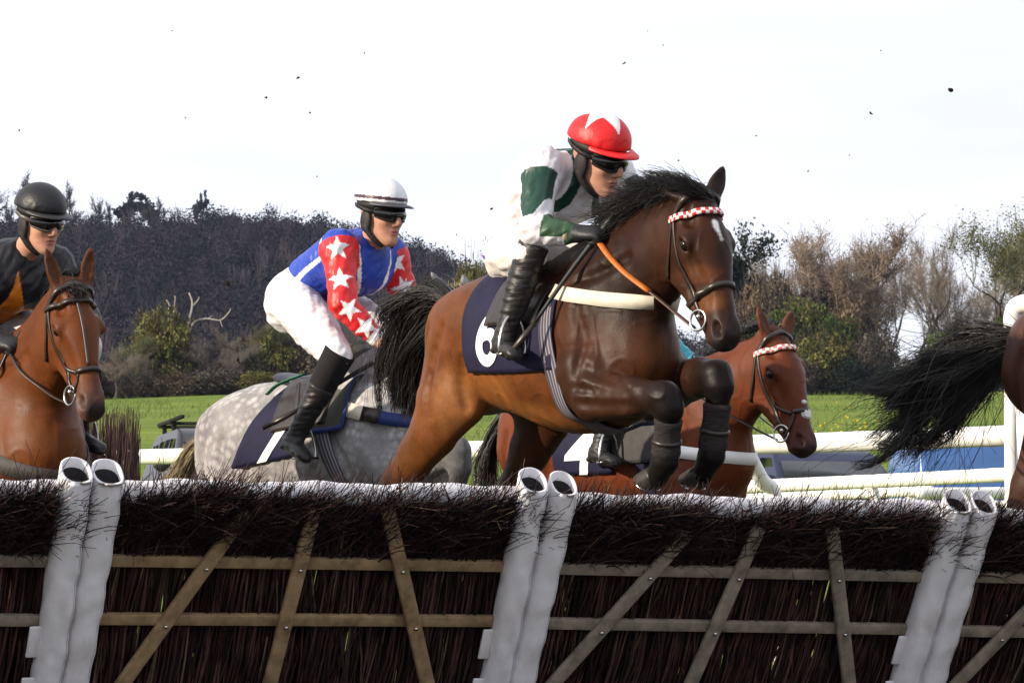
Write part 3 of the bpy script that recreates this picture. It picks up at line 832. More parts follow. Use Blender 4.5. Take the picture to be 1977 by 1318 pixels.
# girth round the barrel, breast strap across the chest
def girth(h, x0, x1, w=.09, mat=GIRTH, name='girth'):
    A = np.linspace(-math.pi + .001, math.pi - .001, 90) + math.pi
    xs = x0 + (x1 - x0) * (.5 - .5 * np.cos(A))
    o = np.array([(x, .7 * math.sin(a), 1.18 + .7 * math.cos(a)) for x, a in zip(xs, A)]); i = np.array([(x, 0, 1.18) for x in xs])
    return strap(name, h.trunk, o, i, w, mat, h.root, .012, .007, 2)
g1, gp, gn = girth(LEAD, .26, .46)
for k in (34, 37, 40):
    b = MB(); b.ribbon(gp[k - 1:k + 2] + gn[k - 1:k + 2] * .007, gn[k - 1:k + 2], .10, .005); b.build('girth_buckle', BLUE_WEB, g1)
def breast(h, x0, z0, xf, zf, w=.062, mat=CREAM_WEB, n=40, name='breast_strap'):
    A = np.linspace(-1.0, 1.0, n); t = 1 - np.abs(A)
    ang = A * 2.05
    zs = zf + (z0 - zf) * np.abs(A) ** 1.3
    o = np.array([(.42 + .75 * math.cos(a), .75 * math.sin(a), z) for a, z in zip(ang, zs)]); i = np.array([(.42, 0, z) for z in zs])
    return strap(name, h.s0, o, i, w, mat, h.root, .006, .007, 3)
breast(LEAD, .5, 1.435, .8, 1.375)

def leg_wrap(h, pts, r, mat=BANDAGE, name='leg_boot'):
    P = spline(pts, 5); t = np.linspace(0, 1, len(P)); b = MB()
    b.tube(P, np.interp(t, [0, .06, .5, .9, 1], [r * .9, r * 1.08, r, r * 1.12, r * .95]) * (1 + .02 * np.sin(t * 60)), 18); o = b.build(name, mat, h.root, True)
    s_ = MB()
    for k in (.78,):
        i = int(k * (len(P) - 1)); d = unit(P[i + 1] - P[i]); s_.tube([P[i] - d * .008, P[i] + d * .008], r * 1.13, 18)
    s_.build('leg_boot_strap', LEATHER, o, True)
    return o
leg_wrap(LEAD, [(1.025, -.117, .895), (1.00, -.105, .84), (.968, -.09, .735)], .056)
leg_wrap(LEAD, [(1.060, .10, .965), (1.045, .105, .90), (1.012, .11, .76)], .056)
# ------------------------------------------------------------------ jockeys
SKIN = mat_tone('skin', .55, .25, var=.16, nscale=24, fine=300, bstr=.12, bdist=.002)
SILK = mat_tone('racing_silk', .42, .35, var=.05, nscale=10, fine=30, bstr=.45, bdist=.012, fstretch=(1, 1, .45), specks=.73)
TWILL = mat_tone('breeches_cloth', .6, .3, var=.05, nscale=9, fine=24, bstr=.45, bdist=.012, fstretch=(1, 1, .4), specks=.715)
BOOT = mat_tone('boot_leather', .42, .35, var=.35, nscale=16, fine=30, bstr=.5, bdist=.010, fstretch=(.4, .4, 2.0))
CAP = mat_tone('cap_silk', .45, .35, var=.06, nscale=16, fine=26, bstr=.4, bdist=.008)
GLOVE = mat_plain('black_glove', (.014, .014, .016), .5, .4, var=.4, nscale=60, bstr=.4)
STRAPM = mat_plain('helmet_webbing', (.012, .011, .011), .6, .3, var=.3)
LENS = mat_plain('goggle_lens', (.006, .006, .007), .06, .7, var=.1, bstr=0)
SKINC = (.46, .235, .155)

def star_mask(x, y, r):
    """inside test for a five pointed star of outer radius r, one point up +y"""
    a = np.arctan2(x, y); rr = np.hypot(x, y) / r
    k = 2 * math.pi / 5; a = np.abs((a + k / 2) % k - k / 2)
    px, py = rr * np.cos(a), rr * np.sin(a)
    ri = .42; bx, by = ri * math.cos(k / 2), ri * math.sin(k / 2)
    return ((px - 1) * by - py * (bx - 1)) < 0

def seg_t(X, a, b):
    a, b = np.asarray(a, float), np.asarray(b, float); ab = b - a
    t = ((X - a) @ ab) / (ab @ ab)
    return t, np.linalg.norm(X - (a + np.clip(t, 0, 1)[:, None] * ab), axis=1)

def hand_sdf(s, wr, hd, sd, k=1.0, col=SKINC, side=1):
    """a closed hand: palm, four fingers of different length curled round what is held, thumb folded over from the side. wr wrist, hd pointing direction, sd out of the back of the hand"""
    hd = unit(hd); sd = unit(np.asarray(sd) - hd * (np.asarray(sd) @ hd)); ac = np.cross(hd, sd) * side
    p = lambda a, b, c: np.asarray(wr) + hd * a + sd * b + ac * c
    s.chain([(*p(-.02, 0, 0), .026 * k, .030 * k), (*p(.04, .004, 0), .022 * k, .038 * k), (*p(.085, .004, 0), .018 * k, .042 * k)], .012, col, lat=ac)
    for i, (c, L) in enumerate(((.030, .88), (.010, 1.0), (-.011, .94), (-.031, .76))):
        s.chain([(*p(.082, .008, c), .0115 * k), (*p(.082 + .030 * L, -.004, c), .0108 * k), (*p(.082 + .026 * L, -.032 * L, c * .95), .0098 * k), (*p(.066, -.040 * L, c * .9), .0088 * k)], .005, col, n=2)
    s.chain([(*p(.025, -.005, .034), .014 * k), (*p(.062, -.022, .046), .0125 * k), (*p(.090, -.040, .030), .0105 * k), (*p(.100, -.044, .012), .0095 * k)], .010, col, n=2)

def make_jockey(label, R, T, J, name='person'):
    root = empty(name, mat=mat4(R, T)); tag(root, label, 'jockey', J.get('group'))
    A = lambda k: np.asarray(J[k], float)
    pel, wai, che, nb = A('pel'), A('wai'), A('che'), A('nb')
    S, E, W, H, K, N, TO = ([np.asarray(q, float) for q in J[k]] for k in ('sh', 'el', 'wr', 'hip', 'knee', 'ank', 'toe'))
    yaw, pit, rol = J['head_rot']; RH = rot_of(yaw, pit, rol); HC = A('head'); hs = J.get('hs', 1.0)
    hp = lambda f, l, u: HC + RH @ (np.array([f, l, u]) * hs)
    er = lambda a, b, c: np.array([a, b, c]) * hs
    fl, ll, ul = RH[:, 0], RH[:, 1], RH[:, 2]
    sk = J.get('skin', SKINC); lip = (.36, .15, .11)
    # body: one continuous figure under the clothes
    s = Sdf()
    s.chain([(*pel, .10, .13), (*wai, .085, .11), (*che, .10, .14), (*nb, .06, .07)], .04, sk, lat=(0, 1, 0))
    s.chain([(*nb, .062), (*(nb * .5 + hp(-.02, 0, -.07) * .5), .056), (*hp(-.015, 0, -.05), .058)], .03, sk)
    for i in (0, 1):
        s.chain([(*S[i], .055), (*((S[i] + E[i]) / 2), .046), (*E[i], .038), (*((E[i] + W[i]) / 2), .036), (*W[i], .027)], .03, sk, n=2)
        hand_sdf(s, W[i], J['hd'][i], J['hb'][i], .86 if J.get('gloves', True) else 1.0, sk, side=-1 if i == 0 else 1)
        s.chain([(*H[i], .085), (*((H[i] + K[i]) / 2), .075), (*K[i], .040), (*((K[i] * .6 + N[i] * .4)), .046), (*N[i], .026)], .03, sk, n=2)
        s.chain([(*N[i], .024), (*(TO[i] * .7 + N[i] * .3), .012)], .02, sk)
    # head with a face
    s.ell(hp(-.012, 0, .035), er(.098, .077, .098), RH, .03, sk)
    s.ell(hp(.028, 0, -.040), er(.068, .058, .080), RH, .04, sk)
    s.chain([(*hp(-.02, 0, -.055), .045 * hs, .056 * hs), (*hp(.05, 0, -.095), .026 * hs, .035 * hs), (*hp(.072, 0, -.104), .021 * hs, .024 * hs)], .03, sk, lat=ll)
    for sg in (-1, 1):
        s.ell(hp(.060, sg * .040, -.018), er(.026, .022, .020), RH, .025, sk)
        s.ell(hp(.078, sg * .032, .016), er(.020, .020, .013), RH, .012, (.36, .17, .11), sub=True)
        s.ell(hp(.070, sg * .031, .016), er(.0125, .0125, .0125), RH, .004, (.30, .20, .15))
        s.ell(hp(-.008, sg * .080, .000), er(.017, .009, .032), RH, .008, sk)
        s.ell(hp(.098, sg * .011, -.034), er(.010, .009, .008), RH, .008, sk)
    s.chain([(*hp(.082, 0, .026), .011 * hs), (*hp(.098, 0, .000), .012 * hs), (*hp(.114, 0, -.028), .0125 * hs)], .012, sk)
    s.ell(hp(.090, 0, -.060), er(.013, .025, .0065), RH, .006, lip)
    s.ell(hp(.088, 0, -.073), er(.012, .021, .0070), RH, .006, lip)
    s.ell(hp(.099, 0, -.0665), er(.010, .024, .0018), RH, .003, (.15, .04, .035), sub=True)
    s.mesh('body', .006, SKIN, root, soft=.006)
    # racing silks
    q = Sdf()
    bk = J.get('bulk', 1.0)
    ch = [(*(pel * .55 + wai * .45), .115 * bk, .150 * bk), (*wai, .122 * bk, .160 * bk), (*che, .138 * (.5 + .5 * bk), .190 * (.5 + .5 * bk)), (*(che * .35 + nb * .65), .115, .16), (*nb, .070, .082)]
    q.chain(ch, .05, J['silk'], lat=(0, 1, 0))
    q.ell(che * .8 + nb * .2 + np.array([.07, 0, -.055]), (.12, .175, .125), None, .06, J['silk'])
    for i in (0, 1):
        q.ell(S[i], (.085, .085, .085), None, .05, J['silk'])
        q.chain([(*S[i], .078), (*((S[i] + E[i]) / 2), .070), (*E[i], .062)], .05, J['silk'], n=3)
        q.chain([(*E[i], .060), (*((E[i] + W[i]) / 2), .055), (*(W[i] * .93 + E[i] * .07), .039)], .03, J['silk'], n=3)
    def crease(V, sd):
        g = sd.grad(V, .006)
        return V + g * (.0055 * wob(V * np.array([1, 1, 1.6]), 38, 7) + .004 * wob(V, 85, 8))[:, None]
    q.mesh('racing_shirt', .0055, SILK, root, colfn=lambda V: J['shirt_col'](V, S, E, W), disp=crease)
    # breeches
    q = Sdf(); bc = J['breech']
    q.chain([(*pel, .135, .165), (*(pel * .4 + wai * .6), .115, .150)], .04, bc)
    for i in (0, 1):
        q.ell(pel * .45 + H[i] * .55 + J.get('bt', np.array([-.03, 0, -.03])), (.125, .105, .125), None, .06, bc)
        q.chain([(*H[i], .118), (*((H[i] + K[i]) / 2), .106), (*(K[i] + unit(K[i] - H[i]) * .005), .070)], .05, bc, n=3)
        if J.get('boot_top', .12) > 0 and not J.get('knee_end'): q.chain([(*K[i], .070), (*(K[i] * .80 + N[i] * .20), .061)], .03, bc)
    q.mesh('breeches', .006, TWILL, root, colfn=J.get('breech_col', lambda V: np.tile(bc, (len(V), 1))), disp=crease)
    # boots
    for i in (0, 1):
        q = Sdf(); sd = unit(TO[i] - N[i]); dn = unit(N[i] - K[i]); tp = J.get('boot_top', .12)
        st, ba = K[i] * (1 - tp) + N[i] * tp, np.cross(sd, dn)
        q.chain([(*st, J.get('boot_r', .066), .064), (*(K[i] * .6 + N[i] * .4), .066, .060), (*(K[i] * .25 + N[i] * .75), .050, .046), (*N[i], .046, .042)], .02, (.014, .013, .013), lat=ba)
        q.chain([(*(N[i] - sd * .035 + dn * .035), .036, .032), (*(N[i] + sd * .05 + dn * .022), .036, .038), (*(TO[i] - sd * .02), .026, .040), (*(TO[i] + sd * .015), .018, .03)], .035, (.012, .011, .011), lat=ba)
        q.ell(N[i] - sd * .045 + dn * .072, (.030, .026, .018), None, .01, (.008, .008, .008))
        q.cut(st, K[i] - N[i])
        cf = J.get('boot_col')
        def creaseb(V, sd_): return V + sd_.grad(V, .006) * (.0032 * wob(V * np.array([1, 1, 2.2]), 60, 5))[:, None]
        q.mesh('boot', .0055, BOOT, root, colfn=(lambda V, i=i: cf(V, K[i], N[i])) if cf else None, disp=creaseb)
    if J.get('gloves', True):
        for i in (0, 1):
            q = Sdf(); hand_sdf(q, W[i], J['hd'][i], J['hb'][i], 1.12, (.01, .01, .01), side=-1 if i == 0 else 1)
            d = unit(E[i] - W[i]); q.chain([(*W[i], .036), (*(W[i] + d * .05), .042)], .02, (.01, .01, .01))
            q.mesh('glove', .0045, GLOVE, root)
    if J.get('cuff'):
        for i in (0, 1):
            d = unit(W[i] - E[i]); a = W[i] - d * .06; m = MB(); m.tube([a, a + d * .012, a + d * .028], [.046, .048, .044], 18); m.build('cuff', mat_plain(J['cuff'][0], J['cuff'][1], .6, .3, var=.1), root, True)
    # helmet with its silk cap and peak, harness and goggles
    q = Sdf()
    q.ell(hp(-.012, 0, .074), er(.132, .108, .108), RH, .02, (.5, .5, .5)); q.cut(hp(0, 0, .064), -(ul + fl * .06), .012)
    capfn = J['cap_col']
    def loc(V): return ((V - HC) @ RH) / hs
    hel = q.mesh('helmet', .0045, CAP, root, colfn=lambda V: capfn(loc(V)), disp=lambda V, sd_: V + sd_.grad(V, .005) * (.0022 * wob(V, 70, 3))[:, None] * (loc(V)[:, 2:3] < .10))
    m = MB(); n = 28; rows = []
    for r_, dz in ((.0, .0), (.5, -.003), (1.0, -.012)):
        row = []
        for a in np.linspace(-1.25, 1.25, n):
            ext = J.get('peak', .052) * math.cos(a / 1.25 * 1.45) ** .8 * r_
            row.append(hp(-.012 + (.130 + ext) * math.cos(a), (.104 + ext * .5) * math.sin(a), .068 - .010 * math.cos(a) + dz))
        rows.append(row)
    V = np.array(rows).reshape(-1, 3); V2 = V - ul * .006
    qd = [[r * n + j, (r + 1) * n + j, (r + 1) * n + j + 1, r * n + j + 1] for r in (0, 1) for j in range(n - 1)]
    m.add(np.concatenate([V, V2]), qd + [[k + 3 * n for k in f[::-1]] for f in qd] + [[2 * n + j, 5 * n + j, 5 * n + j + 1, 2 * n + j + 1] for j in range(n - 1)])
    m.build('peak', mat_plain(*J['peak_mat'], .45, .4, var=.08), hel, True)
    # brow padding under the cap, ear pads and chin strap
    hr = MB()
    A_ = np.linspace(0, 2 * math.pi, 49)
    hr.ribbon([hp(-.012 + .112 * math.cos(a), .088 * math.sin(a), .052 - .006 * math.cos(a)) for a in A_], [RH @ np.array([math.cos(a), math.sin(a), 0]) for a in A_], .034 * hs, .006)
    ho = hr.build('helmet_harness', STRAPM, root, True)
    for sg in (-1, 1):
        p = Sdf(); p.ell(hp(-.012, sg * .082, -.018), er(.034, .013, .052), RH, .01, (.01, .01, .01)); p.chain([(*hp(-.01, sg * .083, -.05), .012), (*hp(.02, sg * .066, -.095), .010), (*hp(.045, sg * .03, -.128), .009)], .01, (.01, .01, .01), n=3)
        p.mesh('ear_pad', .0045, STRAPM, ho)
    g = MB(); A_ = np.linspace(-1.22, 1.22, 25)
    def gog(a, z, o=0.0): return hp(.012 + (.094 + o) * math.cos(a) * (1 - .02 * abs(math.sin(a))), (.083 + o) * math.sin(a), z)
    up_, lo_ = [], []
    for a in A_:
        e = abs(a) / 1.22; nose = .014 * math.exp(-(a / .16) ** 2)
        up_.append((a, .043 - .008 * e)); lo_.append((a, -.019 + nose + .018 * e ** 2))
    rows = []
    for t, o in ((0, .000), (.12, .010), (.5, .016), (.88, .010), (1, .000)):
        rows.append([gog(a, z0 + (z1 - z0) * t, o) for (a, z0), (_, z1) in zip(up_, lo_)])
    n = len(A_); g.add(np.array(rows).reshape(-1, 3), [[r * n + j, r * n + j + 1, (r + 1) * n + j + 1, (r + 1) * n + j] for r in range(4) for j in range(n - 1)])
    go = g.build('goggles', LENS, root, True)
    g = MB(); edge = [gog(a, z, .004) for a, z in up_] + [gog(a, z, .004) for a, z in lo_[::-1]]; edge.append(edge[0]); g.tube(edge, .0058, 6)
    for sg in (-1, 1): g.ribbon([gog(sg * 1.2, .018, .002), hp(-.01, sg * .098, .030), hp(-.06, sg * .092, .045), hp(-.11, sg * .06, .055)], [ll * sg, ll * sg, unit(ll * sg - fl * .4), unit(ll * sg * .5 - fl)], .018, .003)
    g.build('goggle_frame', J.get('goggle_mat', STRAPM), go, True)
    if J.get('collar'):
        d = unit(hp(-.015, 0, -.05) - nb); m = MB(); b = nb + d * .01
        m.tube([b - d * .01, b + d * .018, b + d * .045], [.074, .070, .062], 20); m.build('collar', mat_plain(J['collar'][0], J['collar'][1], .6, .3, var=.15), root, True)
    return dict(root=root, S=S, E=E, W=W, J=J, hp=hp)

# --- rider of the leading bay: white silks with dark green patches, red cap with a white star
GREEN, WHT = np.array((.007, .040, .026)), np.array((.68, .66, .69))
def shirt_lead(V, S, E, W):
    C = np.tile(WHT, (len(V), 1))
    for i in (0, 1):
        t, d = seg_t(V, S[i], E[i]); t2, d2 = seg_t(V, E[i], W[i])
        arm = (d < .085) & (d < d2)
        ax = S[i] + np.clip(t, -.3, 1.2)[:, None] * (E[i] - S[i])
        o_ = unit([.50, -.86 if i == 0 else .86, 0]); l_ = np.cross(o_, unit(E[i] - S[i]))
        q_ = V - ax; w_ = .075 * np.clip(1.25 - np.abs(t - .28) * 1.55, 0, 1)
        C[arm & (q_ @ o_ > 0) & (np.abs(q_ @ l_) < w_) & (t > -.2) & (t < .92)] = GREEN
        fo = (d2 < .08) & (d2 <= d) & (t2 > .22)
        C[fo & (((V - E[i])[:, 2] > -.030 - .0 * t2) | (t2 > .75))] = np.array((.030, .070, .036))
        r = np.linalg.norm((V - S[i] - np.array([.03, 0, 0])) * np.array([1, .9, .62]), axis=1)
        rg = (np.abs(r - .128) < .020) & (np.abs(V[:, 1]) < np.abs(S[i][1]) + .02) & (V[:, 1] * S[i][1] > 0) & (V[:, 0] > S[i][0] - .06)
        C[rg & ~arm] = GREEN
    return C
def cap_lead(L):
    C = np.tile(np.array((.62, .012, .015)), (len(L), 1))
    x, y, z = L[:, 0] + .012, L[:, 1], L[:, 2]
    a = np.arctan2(y, x); r = np.arctan2(np.hypot(x / .134, y / .108), np.maximum(z - .074, 1e-3) / .108) / 1.15
    C[star_mask(np.sin(a + .23) * r, np.cos(a + .23) * r, .98)] = (.8, .78, .8)
    C[z < .072] = (.50, .010, .014)
    return C
def breech_lead(V):
    C = np.tile(np.array((.64, .61, .57)), (len(V), 1)); a = V[:, 0] + .245; b = V[:, 2] - 1.64; near = V[:, 1] < -.06
    r = np.hypot(a, b); C[near & (np.abs(r - .042) < .008) & (np.abs(b) > .010) & (a < .012)] = (.10, .04, .30)
    C[near & (a > -.02) & (a < .13) & (np.abs(b - .012 - .22 * a) < .0075) & (np.sin(a * 330) + .5 * np.sin(a * 790) > -.1)] = (.12, .07, .20)
    return C
J1 = dict(bulk=1.22, breech_col=breech_lead, pel=(-.25, 0, 1.66), wai=(-.17, 0, 1.80), che=(-.045, 0, 1.905), nb=(.17, 0, 1.97),
          sh=[(.15, -.185, 1.965), (.14, .19, 1.955)], el=[(.30, -.315, 1.685), (.28, .325, 1.70)], wr=[(.445, -.195, 1.67), (.45, .20, 1.69)],
          hd=[(.55, .30, .0), (.55, -.30, .0)], hb=[(.3, -.4, .9), (.3, .4, .9)],
          hip=[(-.20, -.11, 1.63), (-.20, .11, 1.63)], knee=[(.25, -.30, 1.585), (.25, .30, 1.585)], ank=[(.15, -.36, 1.235), (.15, .36, 1.235)], toe=[(.29, -.40, 1.165), (.29, .40, 1.165)],
          head=(.280, 0.015, 2.000), head_rot=(math.radians(16), math.radians(-16), math.radians(6)), hs=1.14,
          silk=tuple(WHT), shirt_col=shirt_lead, breech=(.64, .61, .57), cap_col=cap_lead, peak_mat=('red_peak', (.62, .012, .015)), cuff=('cream_cuff', (.55, .45, .28)), boot_top=-.13, boot_r=.082, bt=np.array([-.04, 0, -.05]),
          boot_col=lambda V, K, N: np.tile((.016, .015, .014), (len(V), 1)))
RIDER = make_jockey('jockey in white and dark green silks and red cap with white star', R1, T1, J1)
# saddle, stirrups, reins of the leading bay, and the whip
def saddle(h, x=-.05, z=1.53, half=.20, ank=None, flap=True, pad=NAVY):
    q = Sdf(); BL = (.013, .012, .026)
    q.chain([(x - half - .02, 0, z + .06, .030, .10), (x - half * .5, 0, z + .025, .028, .115), (x + half * .5, 0, z + .03, .028, .09), (x + half + .03, 0, z + .085, .030, .06)], .02, BL, n=3)
    sd = q.mesh('saddle', .007, mat_tone('saddle_leather', .4, .45, var=.3, nscale=30, fine=90) if 'saddle_leather' not in MATS else MATS['saddle_leather'], h.root)
    if flap:
        keep = getattr(h, 'cloth', None)
        for sg in (-1, 1):
            drape('saddle_flap', h, np.linspace(x - .10, x + .26, 10), sg * np.linspace(.30, 1.20, 16), LEATHER, off=.026, th=.008, parent=sd, edge=lambda a: .05 * math.sin(abs(a) * 1.6))
        if keep: h.cloth = keep
    for sg in (-1, 1):
        if ank is None: continue
        f = np.array([ank[0] + .065, ank[1] * -sg * -1 if sg < 0 else -ank[1], ank[2] - .055]); f[1] = sg * abs(ank[1])
        b = MB(); top = np.array([f[0] - .01, f[1] - sg * .004, f[2] + .155])
        pts = [f + np.array([0, -.062, -.012]), f + np.array([0, -.065, .03]), f + np.array([0, -.045, .11]), top, f + np.array([0, .045, .11]), f + np.array([0, .065, .03]), f + np.array([0, .062, -.012])]
        b.tube(spline(pts, 4), .007, 8); b.bar(f + np.array([0, -.065, -.014]), f + np.array([0, .065, -.014]), .045, .010); si = b.build('stirrup', STEEL, sd, True)
        b = MB(); P = spline([top, top * .55 + np.array([x + .10, sg * .30, z - .13]) * .45, np.array([x + .10, sg * .24, z - .02])], 6); b.ribbon(P, np.tile([0, sg, .1], (len(P), 1)), .028, .004); b.build('stirrup_leather', LEATHER, sd)
    return sd
saddle(LEAD, ank=J1['ank'][0])
def hand_mid(j, i): return np.asarray(j['W'][i]) + unit(j['J']['hd'][i]) * .085 - unit(j['J']['hb'][i]) * .02
for i, sg in ((0, -1), (1, 1)):
    rein(LEAD, hand_mid(RIDER, i), LEAD.rings[sg], .015, BROWN_LEATHER, (.05, .58, RUBBER), r=.011)
b = MB(); w0 = hand_mid(RIDER, 0); wd = unit(np.array([.30, -.42, 1.20]) - w0)
Rw, Tw = R1, T1
def to_world(P, R, T): return np.asarray(P) @ R.T + T
def make_whip(label, a, d, L, R, T, group='whips'):
    a = np.asarray(a, float); d = unit(d)
    root = empty('whip', mat=mat4(R, T + R @ a)); tag(root, label, 'whip', group)
    b = MB(); t = np.linspace(-.14, L, 14); b.tube([d * k + np.array([0, 0, -.03]) * (max(k, 0) / L) ** 2 for k in t], np.interp(t, [-.14, -.12, 0, .05, L], [.017, .017, .015, .012, .008]), 10); b.build('shaft', BLACK_RUBBER, root, True)
    e = d * L + np.array([0, 0, -.03]); b = MB(); b.ribbon([e, e + d * .09, e + d * .20], np.tile(unit(np.cross(d, [.1, .2, 1])), (3, 1)), [.016, .026, .020], .010); b.build('whip_flap', LEATHER, root)
    return root
make_whip('long black whip held low in the gloved hand of the green and white rider', w0, wd, .40, R1, T1)
# ------------------------------------------------------------------ the other runners
def base_cfg(body, dark, belly, face, muzzle, coat, legc, **kw):
    L, D_, F = legc
    c = dict(body=body, dark=dark, belly=belly, face=face, muzzle=muzzle, coat=coat, vox=.009,
        neck=[(.24, 0, 1.30, .31, .20), (.46, 0, 1.42, .28, .18), (.66, 0, 1.56, .215, .125), (.82, 0, 1.69, .165, .098), (.915, 0, 1.775, .118, .08)],
        poll=(.985, 0, 1.87), u=(.27, .0, -.56), ears=((-.165, .045, -.045), (-.165, .045, .045)), earc=dark,
        legs=[
            ([(.48, -.18, 1.08, .13, .09), (.55, -.18, .92, .10, .08), (.72, -.17, .62, .06, .055), (.70, -.16, .50, .055, .05), (.55, -.16, .30, .042, .038), (.42, -.16, .22, .04, .04)], [L, L, D_, D_, F]),
            ([(.48, .18, 1.08, .13, .09), (.50, .18, .90, .10, .08), (.60, .17, .56, .06, .055), (.60, .17, .34, .038, .036), (.64, .17, .14, .048, .044), (.70, .17, .06, .045, .045)], [L, L, D_, F, F]),
            ([(-.52, -.13, 1.26, .24, .14), (-.48, -.17, 1.02, .17, .10), (-.62, -.18, .74, .09, .07), (-.70, -.18, .56, .058, .048), (-.66, -.18, .28, .042, .038), (-.60, -.18, .08, .048, .046)], [L, L, D_, F, F]),
            ([(-.52, .13, 1.26, .24, .14), (-.42, .17, 1.02, .17, .10), (-.50, .18, .74, .09, .07), (-.58, .18, .56, .058, .048), (-.50, .18, .28, .042, .038), (-.42, .18, .08, .048, .046)], [L, L, D_, F, F]),
        ],
        hooves=[((.42, -.16, .22), (-.6, 0, -.7), (-.7, 0, .6)), ((.70, .17, .07), (.3, 0, -1), (1, 0, 0)), ((-.60, -.18, .09), (.3, 0, -1), (1, 0, 0)), ((-.42, .18, .09), (.3, 0, -1), (1, 0, 0))],
        mane=dict(crest=[(.40, 0, 1.665), (.58, 0, 1.745), (.74, 0, 1.83), (.86, 0, 1.905), (.95, 0, 1.90)], n=1800, len=.16, r=.0018, d0=(-.5, .45, .55), d1=(-.5, .8, -.8), jit=.22, clump=.35),
        tail=dict(path=[(-.80, 0, 1.43), (-.92, 0, 1.42), (-1.02, 0, 1.25), (-1.06, 0, 1.0), (-1.08, 0, .75)], w=[.04, .06, .08, .09, .05], n=500))
    c.update(kw); return c

# --- the grey, second in the picture
GREY_COAT = mat_tone('grey_coat', .55, .12, var=.34, nscale=9, fine=200, bstr=.10, bdist=.003, sheen=.05, lump=.5, finevar=.12)
def dapple():
    nt = GREY_COAT.node_tree; b = nt.nodes['Principled BSDF']; src = b.inputs['Base Color'].links[0].from_socket
    v = nt.nodes.new("ShaderNodeTexVoronoi"); v.inputs['Scale'].default_value = 25.0; tc = nt.nodes.new("ShaderNodeTexCoord"); nt.links.new(tc.outputs['Object'], v.inputs['Vector'])
    r = ramp(nt, v.outputs['Distance'], [(.22, (1.15, 1.15, 1.15)), (.60, (.58, .58, .61))])
    n = noise_node(nt, 4.5, 3); r2 = ramp(nt, n.outputs['Fac'], [(.34, (.15, .15, .15)), (.60, (1, 1, 1))])
    m = nt.nodes.new("ShaderNodeMixRGB"); m.blend_type = 'MULTIPLY'; nt.links.new(r2.outputs['Color'], m.inputs['Fac']); nt.links.new(src, m.inputs['Color1']); nt.links.new(r.outputs['Color'], m.inputs['Color2'])
    nt.links.new(m.outputs['Color'], b.inputs['Base Color'])
dapple()
R2, T2 = rot_of(math.radians(-46), math.radians(1.5)), np.array([-.83, 23.4, .27])
R2H, T2H = rot_of(math.radians(-45), math.radians(5.5)), np.array([-.775, 23.4, .235])
GR = (.275, .265, .262)
grey_cfg = base_cfg(GR, (.36, .35, .35), (.50, .49, .48), (.46, .45, .44), (.16, .15, .15), GREY_COAT, ((.36, .34, .34), (.24, .23, .23), (.14, .13, .13)),
    neck=[(.24, 0, 1.28, .31, .20), (.46, 0, 1.38, .27, .18), (.64, 0, 1.51, .21, .125), (.80, 0, 1.62, .16, .098), (.90, 0, 1.70, .118, .08)], poll=(.97, 0, 1.80), u=(.45, 0, -.42),
    paint=[((-.55, -.1, 1.62), (.5, .3, .22), (.36, .35, .345), .6), ((-.62, -.25, 1.42), (.10, .1, .14), (.20, .19, .19), .6), ((.05, -.25, .98), (.35, .2, .16), (.22, .21, .21), .6), ((.55, -.15, 1.05), (.25, .25, .3), (.24, .23, .23), .75), ((.3, -.26, 1.2), (.16, .12, .25), (.46, .45, .44), .5), ((-.35, -.25, 1.0), (.2, .15, .12), (.30, .27, .25), .6)],
    tail=dict(path=[(-.80, 0, 1.38), (-.95, 0, 1.36), (-1.10, .02, 1.25), (-1.22, .02, 1.12), (-1.32, .02, .96)], w=[.05, .07, .085, .085, .05], n=1600, r=.0022, mat=HAIR_GREY, wave=.6),
    mane=dict(crest=[(.40, 0, 1.64), (.58, 0, 1.69), (.74, 0, 1.77), (.86, 0, 1.84), (.95, 0, 1.84)], n=700, len=.15, r=.003, d0=(-.5, .45, .4), d1=(-.5, .8, -.9), mat=HAIR_GREY))
_g1, _g2 = (.24, .23, .23), (.07, .068, .068)
grey_cfg['legs'][0] = ([(.48, -.18, 1.08, .13, .09), (.60, -.19, 1.01, .10, .08), (.82, -.17, 1.04, .078, .066), (1.0, -.15, 1.07, .062, .056), (1.0, -.145, .99, .05, .047), (.95, -.13, .86, .038, .036), (.90, -.12, .76, .046, .042), (.83, -.11, .71, .042, .04)], [_g1, _g1, _g1, _g2, _g2, _g2, _g2])
grey_cfg['hooves'][0] = ((.83, -.11, .71), (-.62, 0, -.75), (-.7, 0, .6))
GREYH = make_horse('horse', 'dappled grey horse coming up to the hurdle under the blue and red rider', R2H, T2H, grey_cfg)
bridle(GREYH)
A_G = np.linspace(-1.62, 1.62, 54)
cloth2 = drape('saddlecloth', GREYH, np.linspace(-.44, .04, 20), A_G, NAVY, edge=lambda a: .34 * (1 - (min(abs(a), 1.6) / 1.6) ** 1.4))
number_on(GREYH, '1', cloth2, -.16, -1.26, .50, WHITE_CLOTH, shear=.18)
OLIVE = mat_plain('olive_pad', (.075, .075, .062), .7, .25, var=.25, nscale=25)
_k = GREYH.cloth
pad = drape('saddle_pad', GREYH, np.linspace(.04, .38, 14), np.linspace(-1.30, 1.30, 46), OLIVE, off=.016, th=.014, edge=lambda a: .07 * (1 - min(abs(a), 1.3) / 1.3))
X_, A__, G_, N_ = GREYH.cloth
b = MB(); e_ = [G_[0, 0]] + [G_[i, 0] for i in range(1, 13)] + [G_[13, j] for j in range(0, 46)]
b.ribbon(np.array(e_), np.array([N_[0, 0]] + [N_[i, 0] for i in range(1, 13)] + [N_[13, j] for j in range(0, 46)]), .024, .005); b.build('pad_binding', BLUE_WEB, pad)
GREYH.cloth = _k
girth(GREYH, .16, .34, .08)
